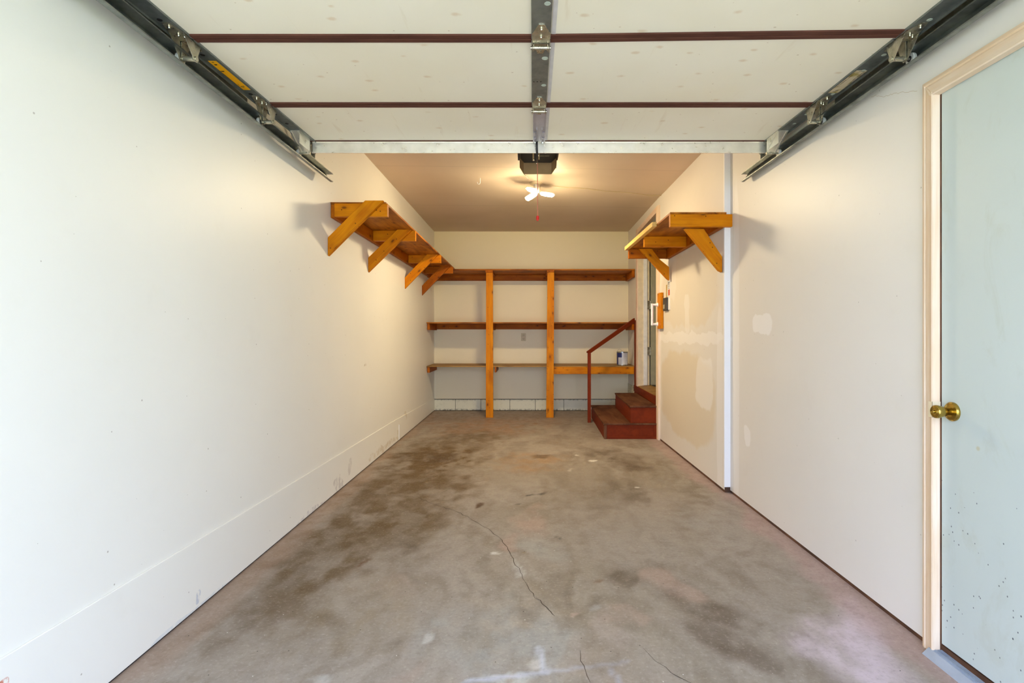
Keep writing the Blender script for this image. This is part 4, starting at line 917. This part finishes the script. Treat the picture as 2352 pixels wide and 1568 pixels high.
# ------------------------------------------------------------------ door tracks with hangers
def track(side):
    lip = -1.192 if side < 0 else 1.331
    web = -1.238 if side < 0 else 1.373
    zb, zt3 = EYE + 0.938, EYE + 0.987
    nm = 'left' if side < 0 else 'right'
    tr = thing('garage_door_track', (web, 1.5, zb), 'galvanised %s-hand overhead door track running along the %s wall' % (nm, nm), 'door track')
    th = 0.002; ye = 3.29; yc = 0.55; r_ = 0.32
    # profile in (x, n) with n = 0 top .. along normal; swept along straight part then a curve down to the jamb
    s = -1 if side < 0 else 1
    prof = [(lip, 1.0), (web - s * 0.004, 1.0), (web, 0.9), (web, 0.12), (web - s * 0.006, 0.0), (lip, -0.02), (lip, 0.02), (lip, 0.05), (web - s * 0.006, 0.05), (web - s * 0.003, 0.13), (web - s * 0.003, 0.88), (web - s * 0.006, 0.955), (lip, 0.955)]
    wb_ = lip + s * 0.018
    prof = [(lip, 1.0), (web, 1.0), (wb_, 0.0), (lip, 0.0), (lip, 0.22), (lip + s * 0.002, 0.22), (lip + s * 0.002, 0.05), (wb_ - s * 0.002, 0.05), (web - s * 0.002, 0.955), (lip, 0.955)]
    prof[4] = (lip, 0.10); prof[5] = (lip + s * 0.002, 0.10)
    H = zt3 - zb
    path = [(ye, zb, (0, 0, 1)), (yc, zb, (0, 0, 1))]
    vs = []; n = len(prof)
    secs = [(ye, 0), (yc, 0)] + [(None, a) for a in np.linspace(0, math.pi / 2, 9)[1:]] + [('end', 0)]
    for y, a in secs:
        if y == 'end': o = Vector((0, yc - r_ - 0.0, 0.04)); nn = Vector((0, 1, 0)); 
        elif y is None:
            c = Vector((0, yc, zb - r_ )); nn = Vector((0, -math.sin(a), math.cos(a))); o = c + nn * r_
            nn = nn
        else: o = Vector((0, y, zb)); nn = Vector((0, 0, 1))
        if y == 'end': nn = Vector((0, -1, 0))
        for px, q in prof: vs.append(Vector((px, 0, 0)) + o + nn * (q * H))
    fs = []
    for j in range(len(secs) - 1):
        for i in range(n): fs.append((j * n + i, j * n + (i + 1) % n, (j + 1) * n + (i + 1) % n, (j + 1) * n + i))
    b = MB(); b.add(vs, fs)
    b.add([vs[i] for i in range(n)], [tuple(range(n))])
    ch = b.build('channel', M_track, tr)
    import bmesh
    bm = bmesh.new(); bm.from_mesh(ch.data); bmesh.ops.recalc_face_normals(bm, faces=bm.faces); bm.to_mesh(ch.data); bm.free()
    # top angle stiffener
    b = MB(); b.box(min(lip - s * 0.0, web), max(lip, web), 0.9, ye - 0.01, zt3, zt3 + 0.0025); b.box(web - s * 0.0015 if s > 0 else web, web if s > 0 else web + 0.0015, 0.9, 2.36, zt3, zt3 + 0.056)
    b.build('stiffener', M_track, tr)
    # punched-angle hanger to the ceiling with a diagonal
    hx = web - s * 0.010
    b = MB(); yh = 3.02
    b.box(hx - 0.0015, hx + 0.0015, yh, yh + 0.03, zt3 + 0.003, cz(hx, yh)); b.box(min(hx, hx - s * 0.03), max(hx, hx - s * 0.03), yh, yh + 0.002, zt3 + 0.003, cz(hx, yh))
    b.beam((hx, yh + 0.01, zt3 + 0.01), (hx - s * 0.30, yh + 0.01, cz(hx, yh) - 0.002), 0.003, 0.028, up=(0, 1, 0.01))
    b.beam((hx - s * 0.005, yh + 0.006, zt3 + 0.008), (hx - s * 0.12, yh - 0.25, cz(hx, yh) - 0.002), 0.026, 0.002, up=(1, 0, 0))
    h = b.build('hanger', M_track, tr)
    for q in range(8):
        z = zt3 + 0.03 + q * 0.045; b = MB(); b.cyl((hx - s * 0.015, yh - 0.0005, z), (hx - s * 0.015, yh + 0.0005, z), 0.005, n=8)
        b.build('punched_hole', M_wheeld, h)
    # short wall bracket near the camera end
    for yy in (1.0, 2.2):
        wx_ = LW if side < 0 else RN
        b = MB(); b.box(min(web, wx_ + 0.0 * s), max(web, wx_), yy, yy + 0.03, zt3 + 0.044, zt3 + 0.047)
        b.build('wall_bracket', M_track, tr)
    return tr
track(-1); track(1)

# ------------------------------------------------------------------ opener
op = thing('garage_door_opener', (0.078, 3.35, 2.2), 'black ceiling-hung garage door opener with taupe lamp cover behind the strut', 'opener')
hB = EYE + 1.124; cx_ = 0.078
b = MB(); b.prism([(-0.036, 3.16, hB), (0.190, 3.16, hB), (0.190, 3.42, hB), (0.167, 3.502, hB), (-0.013, 3.502, hB), (-0.036, 3.42, hB)], (0, 0, 0.17)); b.build('housing', M_black, op, bevel=0.004)
P = [(-0.040, 3.36), (-0.040, 3.42), (-0.015, 3.508), (0.169, 3.508), (0.194, 3.42), (0.194, 3.36)]
Pi = [(x * 0.975 + cx_ * 0.025, y - 0.0) for x, y in P]
b = MB()
for i in range(len(P) - 1):
    (xa1, ya1), (xb1, yb1) = P[i], P[i + 1]; z0, z1 = EYE + 1.052, hB + 0.01
    zl0 = z0 if 1 <= i <= 3 else z0 + 0.0
    za = z0 + (0.0 if 2 <= i <= 2 else 0.008) ; 
    b.hexa([(xa1, ya1, z0 + (0.016 if i in (0, 1) else 0.0) if i != 2 else z0), (xb1, yb1, z0 + (0.016 if i in (0,) else 0.0) if i < 3 else z0 + (0.016 if i >= 3 else 0)), (xb1, yb1 + 0.004, z0 + (0.016 if i in (0,) else 0.0) if i < 3 else z0 + 0.016), (xa1, ya1 + 0.004, z0 + (0.016 if i in (0, 1) else 0.0) if i != 2 else z0)],
           [(xa1, ya1, z1), (xb1, yb1, z1), (xb1, yb1 + 0.004, z1), (xa1, ya1 + 0.004, z1)])
b.build('lamp_cover', M_lens, op)
MB().box(-0.052, -0.037, 3.24, 3.46, hB + 0.003, hB + 0.03).build('side_rail', M_black, op)
MB().box(0.191, 0.206, 3.24, 3.46, hB + 0.003, hB + 0.03).build('side_rail', M_black, op)
for x_ in (-0.045, 0.199): 
    MB().box(x_ - 0.0015, x_ + 0.0015, 3.30, 3.325, hB + 0.03, CZ - 0.02).build('hanger_strap', M_galv, op)
gp_ = flat('grey_print', S(150, 140, 112), 0.6)
for q in ((0.100, 0.138, 3.30, 3.306), (0.088, 0.116, 3.36, 3.368), (0.119, 0.148, 3.36, 3.368)):
    MB().box(*q, hB - 0.0008, hB + 0.001).build('label_print', gp_, op)
b = MB(); b.box(0.044, 0.076, -0.24, 3.17, EYE + 1.130, EYE + 1.155); b.build('rail', M_galv, op)
# trolley with arm, emergency cord
b = MB(); b.box(0.046, 0.074, 3.00, 3.12, EYE + 1.070, EYE + 1.129); b.box(0.052, 0.068, 3.03, 3.06, EYE + 0.99, EYE + 1.07); tro = b.build('trolley', M_wheeld, op)
MB().tube([(0.058, 2.842, EYE + 1.028), (0.0585, 2.852, EYE + 1.000), (0.060, 2.860, EYE + 0.970), (0.061, 2.880, EYE + 0.962), (0.062, 2.94, EYE + 0.962), (0.062, 3.00, EYE + 0.966), (0.061, 3.035, EYE + 0.975), (0.060, 3.045, EYE + 1.02)], 0.0055, 8).build('door_arm', M_wheeld, tro)
b = MB(); b.box(0.038, 0.046, 3.05, 3.056, EYE + 0.992, EYE + 1.060); b.box(0.072, 0.078, 3.05, 3.056, EYE + 1.000, EYE + 1.060); b.sphere((0.046, 3.045, EYE + 0.995), 0.006); b.sphere((0.070, 3.045, EYE + 1.020), 0.006); b.build('release_lever', M_bolt, tro)
x_c = (1235 - VX) * 3.0 / F
cord = MB().tube([(x_c - 0.002, 3.0, EYE + 0.985), (x_c - 0.001, 3.0, EYE + 0.85), (x_c, 3.0, EYE + 0.66)], 0.0024, 8).build('release_cord', M_cord, tro)
MB().rev((x_c, 3.0, EYE + 0.665), (x_c - 0.001, 3.0, EYE + 0.636), [(0, 0.004), (0.1, 0.008), (0.7, 0.0085), (0.8, 0.006), (1, 0.005)], 16).build('pull_knob', M_redplastic, cord)

# ------------------------------------------------------------------ ceiling light
zc = cz(0.11, 5.0)
cl = thing('ceiling_light', (0.110, 5.0, zc), 'lit three-lobed bulb fixture on the ceiling', 'ceiling light')
b = MB(); b.rev((0.092, 4.97, zc), (0.092, 4.97, zc - 0.018), [(0, 0.058), (0.6, 0.058), (1, 0.045)], 36); b.build('canopy', flat('off_white_canopy', S(206, 190, 156), 0.5), cl)
b = MB(); b.rev((0.092, 4.97, zc - 0.018), (0.107, 4.90, zc - 0.102), [(0, 0.022), (0.7, 0.022), (1, 0.016)], 20); b.build('socket', M_wplastic, cl)
em = bpy.data.materials.new('lit_led_lobe'); em.use_nodes = True; nt = em.node_tree; nt.nodes.clear()
e = nt.nodes.new('ShaderNodeEmission'); e.inputs['Color'].default_value = (1.0, 0.80, 0.50, 1); e.inputs['Strength'].default_value = LAMP
oo = nt.nodes.new('ShaderNodeOutputMaterial'); nt.links.new(e.outputs[0], oo.inputs['Surface'])
hub = Vector((0.108, 4.88, zc - 0.112))
for az, ln in ((5, 0.155), (130, 0.165), (232, 0.155)):
    a = math.radians(az); dv = Vector((math.cos(a), math.sin(a), {5: -0.13, 130: -0.20, 232: 0.06}[az])).normalized()
    p0 = hub + dv * 0.025; p1 = hub + dv * ln
    prof = [(0, 0.010), (0.12, 0.019), (0.5, 0.0225), (0.85, 0.021), (0.96, 0.013), (1, 0.003)]
    up = Vector((0, 0, 1)); sd = dv.cross(up).normalized(); nu = sd.cross(dv); n2 = 14
    for half, nm_, mt_ in ((1, 'bulb_back', M_wplastic), (-1, 'bulb_lobe', em)):  # back plates flared past the lobes to keep upward light off the ceiling
        vs = []; fs = []
        for t_, r_ in prof:
            for k in range(n2 + 1):
                an = 2 * math.pi * k / n2 if half > 0 else math.pi * k / n2
                vs.append(p0 + (p1 - p0) * t_ + sd * math.cos(an) * r_ * (1.9 if half > 0 else 1.0) + nu * (math.sin(an) * 0.004 + 0.001 if half > 0 else -math.sin(an) * r_ * 1.15))
        for j in range(len(prof) - 1):
            for k in range(n2): fs.append((j * (n2 + 1) + k, j * (n2 + 1) + k + 1, (j + 1) * (n2 + 1) + k + 1, (j + 1) * (n2 + 1) + k))
        b = MB(); b.add(vs, fs, smooth=True); b.build(nm_, mt_, cl)
# cords, wires, hook
(MB().tube([wp(1203, 399, 3.9), wp(1208, 404, 4.2), wp(1212, 409, 4.6), wp(1214, 413, 4.95)], 0.0018, 6).build('power_cord', M_sill, op))
(MB().tube([(0.135, 5.0, zc - 0.012), (0.136, 5.002, zc - 0.05), (0.134, 5.0, zc - 0.10)], 0.0012, 6).build('pull_string', M_almond, cl))
pts = [Vector((0.165 + (1.36 - 0.165) * t, 5.02 + 0.3 * t, cz(0.165 + 1.195 * t, 5.02 + 0.3 * t) - 0.004 - 0.006 * math.sin(t * 9) ** 2)) for t in np.linspace(0, 1, 24)]
tag(MB().tube(pts, 0.0022, 6).build('ceiling_wire', M_almond), 'thin pale wire running along the ceiling from the light to the right wall', 'wire')
hk = Vector(((1103 - VX) * 4.85 / F, 4.85, cz(-0.4, 4.85)))
pts = [hk, hk + Vector((0, 0, -0.035))] + [hk + Vector((-0.013 + 0.013 * math.cos(a), 0, -0.040 - 0.016 * math.sin(a))) for a in np.linspace(0, math.pi * 1.1, 10)]
tag(MB().tube(pts, 0.0024, 8).build('ceiling_hook', M_wplastic), 'small white cup hook screwed into the ceiling', 'hook')

# wall crack and scratch on the right wall
b = MB(); rr = random.Random(4); L = []
pp = [(2106, 208), (2078, 212), (2050, 215), (2030, 222), (2012, 219), (2000, 222)]
pts = []
for X_, Y_ in pp:
    D = F * RN / (X_ - VX); pts.append((D, EYE - (Y_ - VY) * D / F))
fine = []
for a, c in zip(pts[:-1], pts[1:]):
    for i in range(6): t_ = i / 6; fine.append((a[0] + (c[0] - a[0]) * t_ + rr.uniform(-.004, .004), a[1] + (c[1] - a[1]) * t_ + rr.uniform(-.003, .003)))
vs = []; fs = []
for i, (y, z) in enumerate(fine):
    vs += [(RN - 0.0006, y, z - 0.0006), (RN - 0.0006, y, z + 0.0006)]
    if i: k = 2 * i; fs.append((k - 2, k, k + 1, k - 1))
b.add(vs, fs)
b.build('hairline_crack', flat('hairline_crack', S(196, 172, 136), 0.9), W_right, label='hairline crack in the paint beside the door casing')
